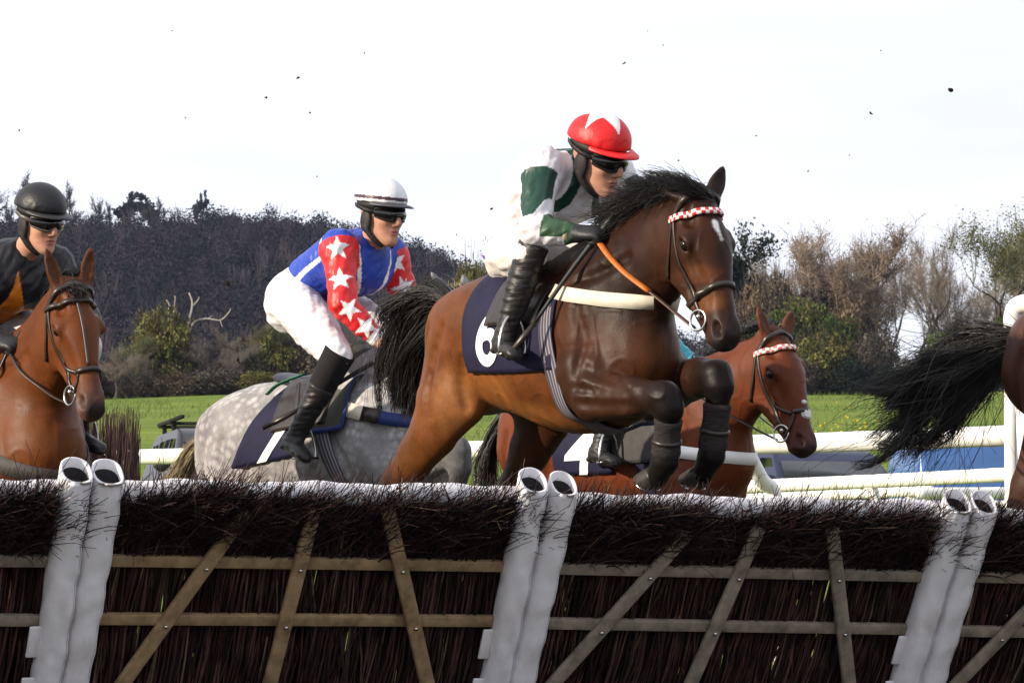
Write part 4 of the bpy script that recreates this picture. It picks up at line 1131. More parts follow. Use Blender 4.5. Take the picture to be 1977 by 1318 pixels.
bs = breast(GREYH, .5, 1.375, .8, 1.22, w=.062, mat=BLUE_WEB)
_P, _N = bs[1], bs[2]
for a, e, m_ in ((1, 8, CREAM_WEB), (7, 11, LEATHER)):
    b = MB(); b.ribbon(_P[a:e] + _N[a:e] * .007, _N[a:e], .070, .006); b.build('strap_loop', m_, bs[0])

BLUE, RED = np.array((.016, .050, .36)), np.array((.60, .014, .016))
def shirt_grey(V, S, E, W):
    C = np.tile(BLUE, (len(V), 1)); wh = np.array((.78, .78, .80))
    sm = (S[0] + S[1]) / 2
    # white piping: yoke across shoulders, seam down the side, V of the neck
    arms = np.zeros(len(V), bool)
    for i in (0, 1):
        t, d = seg_t(V, S[i], E[i]); t2, d2 = seg_t(V, E[i], W[i]); sg = -1 if i == 0 else 1
        ed = np.linalg.norm(V - S[i], axis=1)
        arm = ((d < .098) & (t > -.05) & ((V[:, 1] - S[i][1]) * sg > -.055 - .10 * np.clip(t, 0, 1))) | (d2 < .09)
        arms |= arm
    nrm = unit(np.cross(S[1] - S[0], np.asarray(J2['pel']) - sm))
    dwn = unit(np.asarray(J2['pel']) - sm); h = (V - sm) @ dwn
    C[(~arms) & (np.abs(h - .045 + .10 * np.abs(V[:, 1]) - .0) < .012) & ((V - sm) @ nrm * (1 if nrm[2] > 0 else -1) > -.02)] = wh
    C[(~arms) & (np.abs((V - sm) @ nrm + .0) < .012) & (h > .06)] = wh
    fr = (V - sm) @ (nrm * (-1 if nrm[2] > 0 else 1))
    C[(~arms) & (fr > .02) & (np.abs(np.abs(V[:, 1]) - .02 - .42 * np.maximum(.14 - h, 0)) < .012) & (h < .22)] = wh
    for i in (0, 1):
        t, d = seg_t(V, S[i], E[i]); t2, d2 = seg_t(V, E[i], W[i]); sg = -1 if i == 0 else 1
        arm = ((d < .098) & (t > -.05) & ((V[:, 1] - S[i][1]) * sg > -.055 - .10 * np.clip(t, 0, 1))) | (d2 < .09)
        C[arm] = RED
        o_ = unit([.68, -.73 if i == 0 else -.55, .1])
        for (a, b_, tt, r) in ((S[i], E[i], .16, .062), (S[i], E[i], .68, .062), (E[i], W[i], .18, .060), (E[i], W[i], .66, .060)):
            ax = unit(b_ - a); o = unit(o_ - ax * (o_ @ ax)); l_ = np.cross(o, ax); q = V - (a + (b_ - a) * tt)
            C[arm & (q @ o > 0) & star_mask(q @ l_, -(q @ ax), r)] = wh
        C[(d2 < .09) & (t2 > .84)] = wh
    return C
def cap_white(L):
    C = np.tile(np.array((.70, .70, .72)), (len(L), 1)); C[np.abs(L[:, 2] - .086 + .06 * L[:, 0]) < .0075] = (.05, .02, .035); C[(L[:, 2] + .06 * L[:, 0]) < .071] = (.75, .75, .77); return C
J2 = dict(pel=(-.21, 0, 1.93), wai=(-.06, 0, 2.01), che=(.10, 0, 2.055), nb=(.255, 0, 2.10), sh=[(.255, -.175, 2.10), (.205, .195, 2.09)],
          el=[(.355, -.245, 1.82), (.24, .275, 1.86)], wr=[(.47, -.13, 1.645), (.46, .13, 1.68)], hd=[(.6, .2, -.35), (.6, -.2, -.35)], hb=[(.4, -.4, .8), (.4, .4, .8)],
          hip=[(-.16, -.11, 1.90), (-.16, .11, 1.90)], knee=[(.355, -.285, 1.57), (.355, .285, 1.57)], ank=[(.13, -.36, 1.20), (.13, .36, 1.20)], toe=[(.25, -.41, 1.105), (.25, .41, 1.105)],
          head=(.365, .0, 2.245), head_rot=(0, math.radians(-6), 0), hs=1.07, silk=tuple(BLUE), shirt_col=shirt_grey, breech=(.66, .65, .67), cap_col=cap_white, peak_mat=('dark_peak', (.05, .05, .06)), gloves=False, knee_end=True, boot_top=.36, boot_r=.06, bt=np.array([-.05, 0, -.05]), collar=('maroon_collar', (.08, .012, .016)))
RIDER2 = make_jockey('jockey in blue silks with white stars on red sleeves, riding the grey', R2, T2, J2)
# black stockings between breeches and boots
for i in (0, 1):
    K, N = np.asarray(J2['knee'][i]), np.asarray(J2['ank'][i]); b = MB(); b.tube(spline([K * 1.06 - N * .06, K * .8 + N * .2, K * .55 + N * .45], 5), np.linspace(.079, .062, 11), 16); b.build('stocking', mat_plain('black_stocking', (.012, .011, .012), .85, .2, var=.2), RIDER2['root'], True)
saddle(GREYH, ank=J2['ank'][0], pad=OLIVE)
b = MB(); b.tube(spline([(-.22, -.20, 1.50), (-.10, -.23, 1.53), (.06, -.20, 1.56)], 5), .013, 8, flat=.4); b.build('saddle_edge', mat_plain('green_pad', (.008, .13, .06), .6, .3), GREYH.root, True)
for i, sg in ((0, -1), (1, 1)): rein(GREYH, hand_mid(RIDER2, i), GREYH.rings[sg], .02, LEATHER, r=.009)
_h2 = hand_mid(RIDER2, 0)
make_whip('black whip with brown leather flap held by the rider on the grey', _h2, np.array([.055, -.44, 1.30]) - _h2, .50, R2, T2)

# --- the bay on the left with the black and orange rider
COAT_B2 = mat_tone('light_bay_coat', .42, .13, var=.22, nscale=6, fine=260, bstr=.28, bdist=.004, lump=.8, finevar=.16, fstretch=(1, 1, .3))
R3, T3 = rot_of(math.radians(-63), 0), np.array([-2.36, 22.3, .20])
B3 = (.12, .036, .0085)
left_cfg = base_cfg(B3, (.10, .029, .007), (.16, .053, .013), (.115, .033, .008), (.10, .070, .062), COAT_B2, (B3, (.035, .013, .007), (.009, .007, .006)),
    hs=.96, poll=(.985, .0, 1.835), u=(.24, .03, -.565), lat=(.04, 1, 0), ears=((-.185, .055, -.045), (-.185, .055, .05)), earc=(.085, .027, .008),
    head_paint=[((.585, -.05, 0), (.05, .06, .05), (.020, .015, .015), .85), ((.53, -.12, -.04), (.07, .06, .06), (.15, .11, .10), .7), ((.25, .04, .02), (.15, .05, .06), (.10, .032, .011), .5), ((-.01, .01, 0), (.06, .06, .06), (.015, .011, .01), .9)],
    forelock=dict(n=140, d=(.0, .03, .0), e=(.05, .01, .0)))
left_cfg['mane']['d0'] = (-.25, .65, .45); left_cfg['mane']['d1'] = (-.4, .7, -.6); left_cfg['mane']['n'] = 900; left_cfg['mane']['len'] = .13
BAY2 = make_horse('horse', 'bright bay horse with pricked ears under the black and orange rider', R3, T3, left_cfg)
bridle(BAY2, cross=True)
b = MB(); b.ribbon([BAY2.s.Hd(u, .0) + BAY2.s.V * .05 for u in (.05, .12, .2, .3, .38)], np.tile(BAY2.s.V, (5, 1)), .014, .005)
st, _, _ = strap('face_strap', BAY2.s, [BAY2.s.Hd(u, .3, -.012) for u in np.linspace(.06, .40, 14)], [BAY2.s.Hd(u, -.1, -.012) for u in np.linspace(.06, .40, 14)], .014, LEATHER, BAY2.bridle, .004, .005)
cloth3 = drape('saddlecloth', BAY2, np.linspace(-.34, .34, 18), A_G, NAVY)
girth(BAY2, .20, .38, .08, LEATHER)
breast(BAY2, .5, 1.25, .8, 1.02, w=.075, mat=mat_plain('grey_webbing', (.06, .055, .05), .7, .3, var=.2), name='breast_girth')
b = MB()
mg = []
for a in np.linspace(-1.9, 1.9, 30): mg.append((.50 + .10 * math.cos(a), .6 * math.sin(a), 1.42 + .26 * math.cos(a) * (1 if abs(a) < 1.57 else 1.5)))
strap('martingale', BAY2.s0, mg, [(.50, 0, 1.40)] * 30, .020, LEATHER, BAY2.root, .006, .006, 2)
def shirt_left(V, S, E, W):
    C = np.tile(np.array((.006, .006, .009)), (len(V), 1)); sm = (S[0] + S[1]) / 2; pel = np.asarray(J3['pel'])
    d = unit(pel - sm); n = unit(np.cross([0, 1, 0], d)); n = n if n[0] > 0 else -n
    q = V - (sm + d * .17); m = star_mask(V[:, 1] + .02, -(q @ d), .25) & (q @ n > .02)
    for i in (0, 1):
        _, da = seg_t(V, S[i], E[i]); _, db = seg_t(V, E[i], W[i]); m &= (da > .085) & (db > .075)
    C[m] = (.55, .16, .01)
    C[np.linalg.norm(V - np.asarray(J3['nb']), axis=1) < .085] = (.40, .12, .01)
    return C
def cap_black(L):
    C = np.tile(np.array((.010, .010, .012)), (len(L), 1)); return C
J3 = dict(pel=(-.16, .0, 1.76), wai=(-.02, 0, 1.86), che=(.14, 0, 1.95), nb=(.28, .02, 2.03), sh=[(.24, -.20, 2.02), (.24, .20, 2.01)], el=[(.36, -.31, 1.76), (.36, .31, 1.76)], wr=[(.52, -.17, 1.63), (.52, .17, 1.64)],
          hd=[(.6, .25, -.1), (.6, -.25, -.1)], hb=[(.3, -.4, .9), (.3, .4, .9)], hip=[(-.10, -.11, 1.73), (-.10, .11, 1.73)], knee=[(.40, -.29, 1.63), (.40, .29, 1.63)], ank=[(.16, -.36, 1.26), (.16, .36, 1.26)], toe=[(.30, -.40, 1.18), (.30, .40, 1.18)],
          head=(.425, .06, 2.175), head_rot=(math.radians(14), math.radians(-13), math.radians(3)), hs=1.02, silk=(.014, .014, .018), shirt_col=shirt_left, breech=(.50, .49, .50), cap_col=cap_black, peak_mat=('black_peak', (.018, .018, .02)), boot_top=.05, boot_r=.07,
          goggle_mat=mat_plain('grey_frame', (.10, .09, .08), .4, .4), skin=(.48, .25, .17), collar=('orange_collar', (.42, .13, .01)))
RIDER3 = make_jockey('jockey all in black with an orange star on his chest', R3, T3, J3)
saddle(BAY2, ank=J3['ank'][0])
for i, sg in ((0, -1), (1, 1)): rein(BAY2, hand_mid(RIDER3, i), BAY2.rings[sg], .05, LEATHER, r=.009)

# --- the chestnut carrying number 4, beyond the leader
COAT_CH = mat_tone('chestnut_coat', .42, .13, var=.24, nscale=6, fine=260, bstr=.28, bdist=.004, lump=.8, finevar=.16, fstretch=(1, 1, .3))
R4, T4 = rot_of(math.radians(-46), 0), np.array([.60, 25.0, .30])
CH = (.115, .029, .010)
four_cfg = base_cfg(CH, (.10, .025, .009), (.135, .038, .012), (.10, .026, .0095), (.045, .028, .026), COAT_CH, (CH, (.04, .013, .008), (.014, .009, .007)),
    neck=[(.24, 0, 1.26, .31, .20), (.46, 0, 1.36, .28, .18), (.68, 0, 1.47, .22, .13), (.88, 0, 1.575, .165, .10), (.97, 0, 1.63, .12, .08)],
    poll=(1.045, 0, 1.735), u=(.22, .0, -.50), ears=((-.15, .045, -.05), (-.14, .045, .075)), earc=(.13, .04, .016),
    head_paint=[((.60, -.08, 0), (.08, .11, .07), (.022, .015, .014), .9), ((.25, .03, .0), (.16, .05, .06), (.11, .034, .016), .6), ((0, .01, 0), (.05, .05, .05), (.04, .016, .01), .7)],
    mane=dict(crest=[(.40, 0, 1.62), (.58, 0, 1.675), (.76, 0, 1.75), (.90, 0, 1.80), (1.02, 0, 1.78)], n=500, len=.13, r=.003, d0=(-.5, .45, .5), d1=(-.5, .8, -.8)))
FOUR = make_horse('horse', 'chestnut horse with pale noseband pad and number 4 cloth, behind the leader', R4, T4, four_cfg)
bridle(FOUR, BEADS_MIX, cross=True)
FLEECE = mat_plain('white_fleece', (.75, .74, .72), .95, .1, var=.15, nscale=70, bstr=.9, bdist=.02)
q = Sdf(); q.ell(FOUR.s.Hd(.42, -.005, .005), (.030, .022, .034), np.stack([FOUR.s.U, FOUR.s.V, FOUR.s.W], 1), .01, (.75, .74, .72)); q.ell(FOUR.s.Hd(.365, .012, -.005), (.020, .014, .014), None, .01, (.75, .74, .72))
q.mesh('noseband_fleece', .005, FLEECE, FOUR.bridle, disp=lambda V, s_: V + s_.grad(V) * (.004 * wob(V, 160, 2))[:, None])
cloth4 = drape('saddlecloth', FOUR, np.linspace(-.28, .16, 18), np.linspace(-1.9, 1.9, 60), NAVY, edge=lambda a: .10 * (1 - min(abs(a), 1.6) / 1.6))
number_on(FOUR, '4', cloth4, -.06, -1.52, .44, WHITE_CLOTH, shear=.22)
drape('saddle_pad', FOUR, np.linspace(.17, .47, 12), np.linspace(-1.75, 1.75, 46), mat_plain('grey_pad', (.045, .042, .040), .7, .25, var=.25, nscale=25), off=.016, th=.014)
girth(FOUR, .26, .42, .08, NAVY)
bs4 = breast(FOUR, .5, 1.235, .8, 1.14, w=.062, mat=WHITE_CLOTH)
J4 = dict(J1); J4.pop('breech_col'); J4.update(shirt_col=lambda V, S, E, W: np.tile(np.array((.02, .30, .36)), (len(V), 1)), silk=(.02, .30, .36), cap_col=lambda L: np.tile(np.array((.02, .30, .36)), (len(L), 1)), peak_mat=('teal_peak', (.02, .30, .36)), boot_col=None, boot_top=.10, boot_r=.07, cuff=None,
          head=(.05, 0.0, 1.93), che=(-.18, 0, 1.82), nb=(-.03, 0, 1.86), sh=[(-.06, -.20, 1.84), (-.06, .20, 1.84)], el=[(.14, -.30, 1.63), (.14, .30, 1.64)], wr=[(.34, -.17, 1.62), (.34, .17, 1.63)], ank=[(.14, -.36, 1.20), (.14, .36, 1.20)], toe=[(.28, -.40, 1.13), (.28, .40, 1.13)])
RIDER4 = make_jockey('jockey in teal crouching on the chestnut, almost hidden behind the leader', R4, T4, J4)
saddle(FOUR, ank=J4['ank'][0])
for i, sg in ((0, -1), (1, 1)): rein(FOUR, hand_mid(RIDER4, i), FOUR.rings[sg], .03, LEATHER, r=.009)

# --- the one ahead, of which the picture shows the quarters and the streaming tail
R5, T5 = rot_of(math.radians(-42), math.radians(-4)), np.array([2.74, 20.6, .36])
COAT_DK = mat_tone('brown_coat', .42, .13, var=.22, nscale=6, fine=260, bstr=.28, bdist=.004, lump=.8, finevar=.16, fstretch=(1, 1, .3))
BR = (.060, .026, .018)
far_cfg = base_cfg(BR, (.05, .022, .016), (.08, .036, .022), (.05, .022, .016), (.02, .014, .012), COAT_DK, (BR, (.03, .015, .011), (.014, .01, .009)), vox=.010,
    tail=dict(path=[(-.76, 0, 1.36), (-.90, -.02, 1.35), (-1.06, -.06, 1.28), (-1.20, -.10, 1.20), (-1.32, -.14, 1.10), (-1.40, -.18, 1.05)], w=[.10, .17, .20, .19, .15, .09], n=3000, r=.0024, seed=8, fly=.16, flyamp=.16, wave=1.6, locks=22, droop=.30, lockw=.20, lockwave=.07))
FARH = make_horse('horse', 'dark brown horse leaving the frame with long black tail streaming behind', R5, T5, far_cfg)
cloth5 = drape('saddlecloth', FARH, np.linspace(-.34, .34, 12), np.linspace(-1.62, 1.62, 36), NAVY)
# ------------------------------------------------------------------ ground, hill, woods
GY = [-40, 19, 22, 24, 30, 38, 48, 62, 72, 80, 130, 400, 470, 900, 2500]
GZ = [-.02, 0, .02, .12, .42, .75, 1.25, 2.05, 2.27, 2.75, 5.8, 24.9, 27.5, 40, 60]
def ground_z(x, y):
    z = np.interp(y, GY, GZ)
    return z + np.clip((np.asarray(y) - 120) / 300, 0, 1) * np.asarray(x) * .006 * 1.0

def grass_material():
    m, nt, b = nodes_of('pasture')
    n1 = noise_node(nt, .05, 5, .6); n2 = noise_node(nt, .5, 6, .65, (.6, 1, 1)); n3 = noise_node(nt, 9.0, 4, .7)
    r1 = ramp(nt, n1.outputs['Fac'], [(.3, (.10, .155, .018)), (.7, (.175, .22, .034))])
    r2 = ramp(nt, n2.outputs['Fac'], [(.28, (.50, .56, .45)), (.72, (1.3, 1.25, 1.25))])
    r3 = ramp(nt, n3.outputs['Fac'], [(.3, (.7, .7, .65)), (.7, (1.25, 1.25, 1.2))])
    a = nt.nodes.new("ShaderNodeMixRGB"); a.blend_type = 'MULTIPLY'; a.inputs['Fac'].default_value = 1
    c = nt.nodes.new("ShaderNodeMixRGB"); c.blend_type = 'MULTIPLY'; c.inputs['Fac'].default_value = .8
    nt.links.new(r1.outputs['Color'], a.inputs['Color1']); nt.links.new(r2.outputs['Color'], a.inputs['Color2'])
    nt.links.new(a.outputs['Color'], c.inputs['Color1']); nt.links.new(r3.outputs['Color'], c.inputs['Color2'])
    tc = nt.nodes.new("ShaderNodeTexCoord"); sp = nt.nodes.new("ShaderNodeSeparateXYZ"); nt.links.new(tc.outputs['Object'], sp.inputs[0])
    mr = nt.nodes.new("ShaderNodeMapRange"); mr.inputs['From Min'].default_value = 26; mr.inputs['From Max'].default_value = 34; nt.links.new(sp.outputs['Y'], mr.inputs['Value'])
    wt = nt.nodes.new("ShaderNodeMixRGB"); wt.inputs['Color1'].default_value = (.062, .058, .036, 1); nt.links.new(mr.outputs['Result'], wt.inputs['Fac']); nt.links.new(c.outputs['Color'], wt.inputs['Color2'])  # near ground browned to keep green bounce light off the white posts
    nt.links.new(wt.outputs['Color'], b.inputs['Base Color']); b.inputs['Roughness'].default_value = .9; b.inputs['Specular IOR Level'].default_value = .1
    bump(nt, b, n2.outputs['Fac'], .6, .35)
    return m
ys = np.concatenate([np.linspace(-40, 18, 6), np.linspace(19, 60, 40), np.linspace(64, 130, 24), np.linspace(140, 420, 60), np.linspace(440, 900, 20), np.linspace(1000, 2500, 8)])
xs = np.concatenate([np.linspace(-900, -120, 14), np.linspace(-100, 100, 90), np.linspace(120, 900, 14)])
Xg, Yg = np.meshgrid(xs, ys); Zg = ground_z(Xg, Yg)
lump = wob(np.stack([Xg.ravel(), Yg.ravel() * .6, Zg.ravel() * 0], 1), .12, 11).reshape(Xg.shape)
Zg = Zg + lump * np.clip((Yg - 60) / 200, 0, .5)
nx = len(xs); q = [[r * nx + c, r * nx + c + 1, (r + 1) * nx + c + 1, (r + 1) * nx + c] for r in range(len(ys) - 1) for c in range(nx - 1)]
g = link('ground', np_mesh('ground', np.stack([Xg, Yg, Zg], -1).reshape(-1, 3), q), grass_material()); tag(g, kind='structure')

# rough tussocks that break the edge of the pasture in front of the trees, and on the near slope
def tussocks(name, n, x0, x1, y0, y1, hgt, seed, w):
    rs = np.random.RandomState(seed); x = rs.uniform(x0, x1, n); y = y0 + (y1 - y0) * rs.rand(n); z = ground_z(x, y) - .02
    h = hgt * (.4 + .9 * rs.rand(n)); P = np.zeros((n, 4, 3)); lean = rs.normal(size=(n, 2)) * .35
    for k in range(4):
        t = k / 3; P[:, k, 0] = x + lean[:, 0] * h * t ** 2; P[:, k, 1] = y + lean[:, 1] * h * t ** 2; P[:, k, 2] = z + h * t
    b = MB(); b.strands(P, np.full(n, w), w * .15); o = b.build(name, mat_plain('grass_blades', (.085, .13, .022), .8, .2, var=.4, nscale=.7, bstr=0), smooth=True); return tag(o, kind='stuff')
tussocks('grass', 16000, -60, 60, 105, 420, .30, 3, .03)
tussocks('grass', 9000, -4, 6, 20.5, 30, .16, 5, .006)
rs = np.random.RandomState(21); b = MB()
for k in range(34):
    px, py = (1640 + rs.normal() * 55, 812 + rs.normal() * 16) if k < 30 else (rs.uniform(1450, 1930), rs.uniform(765, 830))
    lo, hi = 60.0, 420.0
    for _ in range(40):
        md = (lo + hi) / 2; p = at(px, py, md)
        if p[2] > ground_z(p[0], p[1]): lo = md
        else: hi = md
    p = at(px, py, lo); r = .04 + .045 * rs.rand()
    b.ball((p[0], p[1], ground_z(p[0], p[1]) + .12), (r, r, r * .6), 8); b.tube([(p[0], p[1], ground_z(p[0], p[1]) - .02), (p[0], p[1], ground_z(p[0], p[1]) + .12)], .01, 4)
o = b.build('yellow_flowers', mat_plain('dandelion', (.55, .42, .02), .7, .2, var=.2, bstr=0), smooth=True); tag(o, 'yellow dandelions scattered over the grass slope behind the rail', 'flowers', kind='stuff')

HX = [-400, -100, 0, 120, 300, 400, 520, 600, 700, 800, 870, 940, 1040, 1160, 1300, 1500, 1800, 2400]
HYp = [494, 489, 484, 479, 483, 474, 472, 482, 498, 526, 552, 585, 628, 675, 720, 760, 800, 850]
def hill_z(x, y):
    px = CPX + x * FPX / 1500.0; zc = CAM_Z + (1350 - np.interp(px, HX, HYp)) / FPX * 1500.0
    t = np.clip((y - 760) / 740.0, 0, 1); s = t * t * (3 - 2 * t)
    back = np.clip((y - 1500) / 900.0, 0, 1)
    return (36 + (zc - 36) * (s * .55 + t * .45)) * (1 - .6 * back ** 1.5)
hx = np.linspace(-420, 420, 90); hy = np.concatenate([np.linspace(760, 1500, 50), np.linspace(1530, 2300, 14)])
Xh, Yh = np.meshgrid(hx, hy); Zh = hill_z(Xh, Yh) + 2.0 * wob(np.stack([Xh.ravel(), Yh.ravel(), 0 * Xh.ravel()], 1), .02, 4).reshape(Xh.shape) * np.clip((Yh - 780) / 80, 0, 1)
nx = len(hx); q = [[r * nx + c, r * nx + c + 1, (r + 1) * nx + c + 1, (r + 1) * nx + c] for r in range(len(hy) - 1) for c in range(nx - 1)]
o = link('hill', np_mesh('hill', np.stack([Xh, Yh, Zh], -1).reshape(-1, 3), q), mat_plain('woodland_floor', (.016, .013, .016), .95, .05, var=.5, nscale=.06, bstr=.5, bdist=2.0)); tag(o, kind='structure')

LEAFY = mat_tone('foliage', .75, .12, var=.35, nscale=.5, fine=3.0, bstr=0.0)
BARK = mat_plain('bark', (.085, .068, .058), .9, .1, var=.4, nscale=3.0, bstr=.5, bdist=.05, stretch=(1, 1, .2))
PALE_BARK = mat_plain('bleached_wood', (.36, .32, .29), .8, .15, var=.3, nscale=3.0, bstr=.4, bdist=.03, stretch=(1, 1, .2))

def leaf_cloud(C, N_, size, seed, flat=.6):
    """random small leaf clump faces (bent quads) about centres C"""
    rs = np.random.RandomState(seed); n = len(C)
    a = rs.normal(size=(n, 3)); a /= np.linalg.norm(a, axis=1)[:, None]
    b = np.cross(a, rs.normal(size=(n, 3))); b /= np.linalg.norm(b, axis=1)[:, None]
    s = (size * (.5 + rs.rand(n)))[:, None]
    V = np.stack([C - a * s - b * s * flat, C + a * s * .8 - b * s * flat * .7, C + a * s + b * s * flat, C - a * s * .7 + b * s * flat * .9], 1).reshape(-1, 3)
    return V, np.arange(n * 4).reshape(-1, 4)

# the wood on the hill: hundreds of crowns that read as one mass
def hill_wood():
    rs = np.random.RandomState(12); V, Q, C, n0 = [], [], [], 0
    N = 3700; cnt = 0
    while cnt < N:
        y = 790 + 720 * rs.rand() ** .8; x = rs.uniform(-275, 130) * (y / 1500 + .12)
        z = hill_z(x, y); px = CPX + x * FPX / y
        if px > 1500: continue
        kind = rs.rand(); cl = wob(np.array([[x, y, 0.]]), .018, 3)[0]
        H = rs.uniform(6, 11) * (1 - .25 * (y > 1430)); W = H * rs.uniform(.30, .46)
        if kind < .16 + .12 * cl: col = np.array((.008, .013, .012)); W *= .7; H *= 1.15; dens = 330
        elif kind < .25: col = np.array((.016, .018, .012)); dens = 270
        else: col = np.array((.0145, .0120, .0165)) * rs.uniform(.35, 1.9); col = col + np.array((.007, .003, 0)) * rs.rand(); dens = 270
        k = int(dens); d = rs.normal(size=(k, 3)); d /= np.linalg.norm(d, axis=1)[:, None]; r = rs.rand(k) ** .42
        c = np.array([x, y, z + H * .55]) + d * r[:, None] * np.array([W, W, H * .5])
        v, q = leaf_cloud(c, None, .27, rs.randint(1 << 30))
        V.append(v); Q.append(q + n0); n0 += len(v); C.append(np.repeat(col[None] * (.86 + .28 * rs.rand(k, 1)), 4, 0).reshape(-1, 3)); cnt += 1
    S = []                                               # bare limbs and stems of the paler trees
    for k in range(420):
        y = 800 + 690 * rs.rand() ** .8; x = rs.uniform(-190, 130) * (y / 1500 + .12); z = hill_z(x, y); H = rs.uniform(7, 12)
        for j in range(16):
            t = np.linspace(0, 1, 5)[:, None]; e = np.array([rs.normal() * H * .28, rs.normal() * H * .28, H * rs.uniform(.75, 1.1)]); S.append(np.array([x, y - 3, z]) + np.array([0, 0, H * .9]) * t * .5 + e * t ** 1.6 * .55)
    b = MB(); b.strands(np.array(S), .13, .05); v = np.concatenate(b.v); V.append(v); Q.append(np.concatenate(b.q) + n0)
    SC = np.repeat(np.array((.055, .045, .048))[None] * (.4 + .9 * rs.rand(420))[:, None], 16 * 15, 0)
    C = np.concatenate([np.repeat(c.reshape(-1, 4, 3)[:, :1], 4, 1).reshape(-1, 3) for c in C] + [SC])
    o = link('hill_wood', np_mesh('hill_wood', np.concatenate(V), np.concatenate(Q), None, False, C), LEAFY)
    return tag(o, 'dark leafless wood covering the whole hillside', 'wood', kind='stuff')
hill_wood()

# trees with real limbs
def limbs(H, seed, fork=.35, spread=.5, levels=4, r0=.30, up=.35, nk=(3, 4), trunks=1):
    rs = np.random.RandomState(seed); thick, twig = [], []
    def grow(p, d, L, r, lv):
        n = 5; pts = [p]; dd = d.copy()
        for i in range(n):
            dd = unit(dd + rs.normal(size=3) * .13 + np.array([0, 0, up * .10])); pts.append(pts[-1] + dd * L / n)
        pts = np.array(pts)
        if lv >= 2: twig.append((pts, r, lv))
        else: thick.append((pts, np.linspace(r, r * .62, n + 1)))
        if lv >= levels: return
        k = rs.randint(nk[0], nk[1] + 1) + (1 if lv >= 1 else 0)
        for j in range(k):
            t = rs.uniform(.45, 1.0) if j else 1.0
            i = min(int(t * n), n); base = pts[i]
            a = unit(rs.normal(size=3)); nd = unit(dd + a * spread * rs.uniform(.6, 1.3) + np.array([0, 0, up * .5]))
            grow(base, nd, L * rs.uniform(.55, .82), r * rs.uniform(.42, .6), lv + 1)
    for k in range(trunks):
        grow(np.array([0, 0, -.3]) + (rs.normal(size=3) * [.5, .5, 0] if trunks > 1 else 0), unit(np.array([0, 0, 1.0]) + rs.normal(size=3) * (.06 if trunks == 1 else .22)), H * fork, r0 * (1 if k == 0 else .75), 0)
    return thick, twig

def tree_template(H, seed, colour, leaf=None, nleaf=0, lsize=.12, bark=None, twig_r=.020, extra=2, **kw):
    thick, twig = limbs(H, seed, **kw); rs = np.random.RandomState(seed + 50)
    b = MB()
    for pts, r in thick: b.tube(pts, r, 7)
    S = [t for t in twig if t[2] == 2]
    for pts, r, lv in S: b.tube(pts, np.linspace(max(r, .03), .022, len(pts)), 5)
    trunk = b.mesh('trunk', True)
    P = [pts for pts, r, lv in twig if lv >= 3]; PR = [max(r, twig_r) for pts, r, lv in twig if lv >= 3]
    fine = []
    for pts, r, lv in twig:
        for j in range(extra * (2 if lv >= 3 else 1)):
            i = rs.randint(1, len(pts)); d = unit(unit(pts[-1] - pts[0]) + rs.normal(size=3) * .85 + [0, 0, .1]); L = rs.uniform(.3, .9) * H * .065
            t = np.linspace(0, 1, 6)[:, None]; fine.append(pts[i] + d * L * t + rs.normal(size=3) * .3 * L * t * t + [0, 0, .05] * t)
    allp = np.array(P + fine); rr = np.array(PR + [twig_r * .75] * len(fine))
    top = allp[:, -1, 2].max()
    b = MB(); b.strands(allp, rr, twig_r * .3)
    v = np.concatenate(b.v); qd = np.concatenate(b.q); cols = np.tile(np.array(colour), (len(v), 1)) * (.75 + .5 * np.repeat(rs.rand(len(allp)), allp.shape[1] * 3)[:, None])
    if nleaf:
        tips = allp[:, 3:].reshape(-1, 3); c = tips[rs.randint(0, len(tips), nleaf)] + rs.normal(size=(nleaf, 3)) * .25
        lv_, lq = leaf_cloud(c, None, lsize, seed); qd = np.concatenate([qd, lq + len(v)]); v = np.concatenate([v, lv_])
        lc = np.array(leaf)[None] * (.6 + .8 * rs.rand(nleaf, 1)); cols = np.concatenate([cols, np.repeat(lc, 4, 0)])
    crown = np_mesh('crown', v, qd, None, False, cols)
    return trunk, crown, bark or BARK, top

def plant_tree(tpl, loc, s, rz, name, label, cat='tree', group=None):
    trunk, crown, bark, top = tpl
    r = empty(name, tuple(loc)); r.rotation_euler = (0, 0, rz); r.scale = (s, s, s) if np.isscalar(s) else s; tag(r, label, cat, group)
    link('trunk', trunk, bark, r); link('crown', crown, LEAFY, r); return r

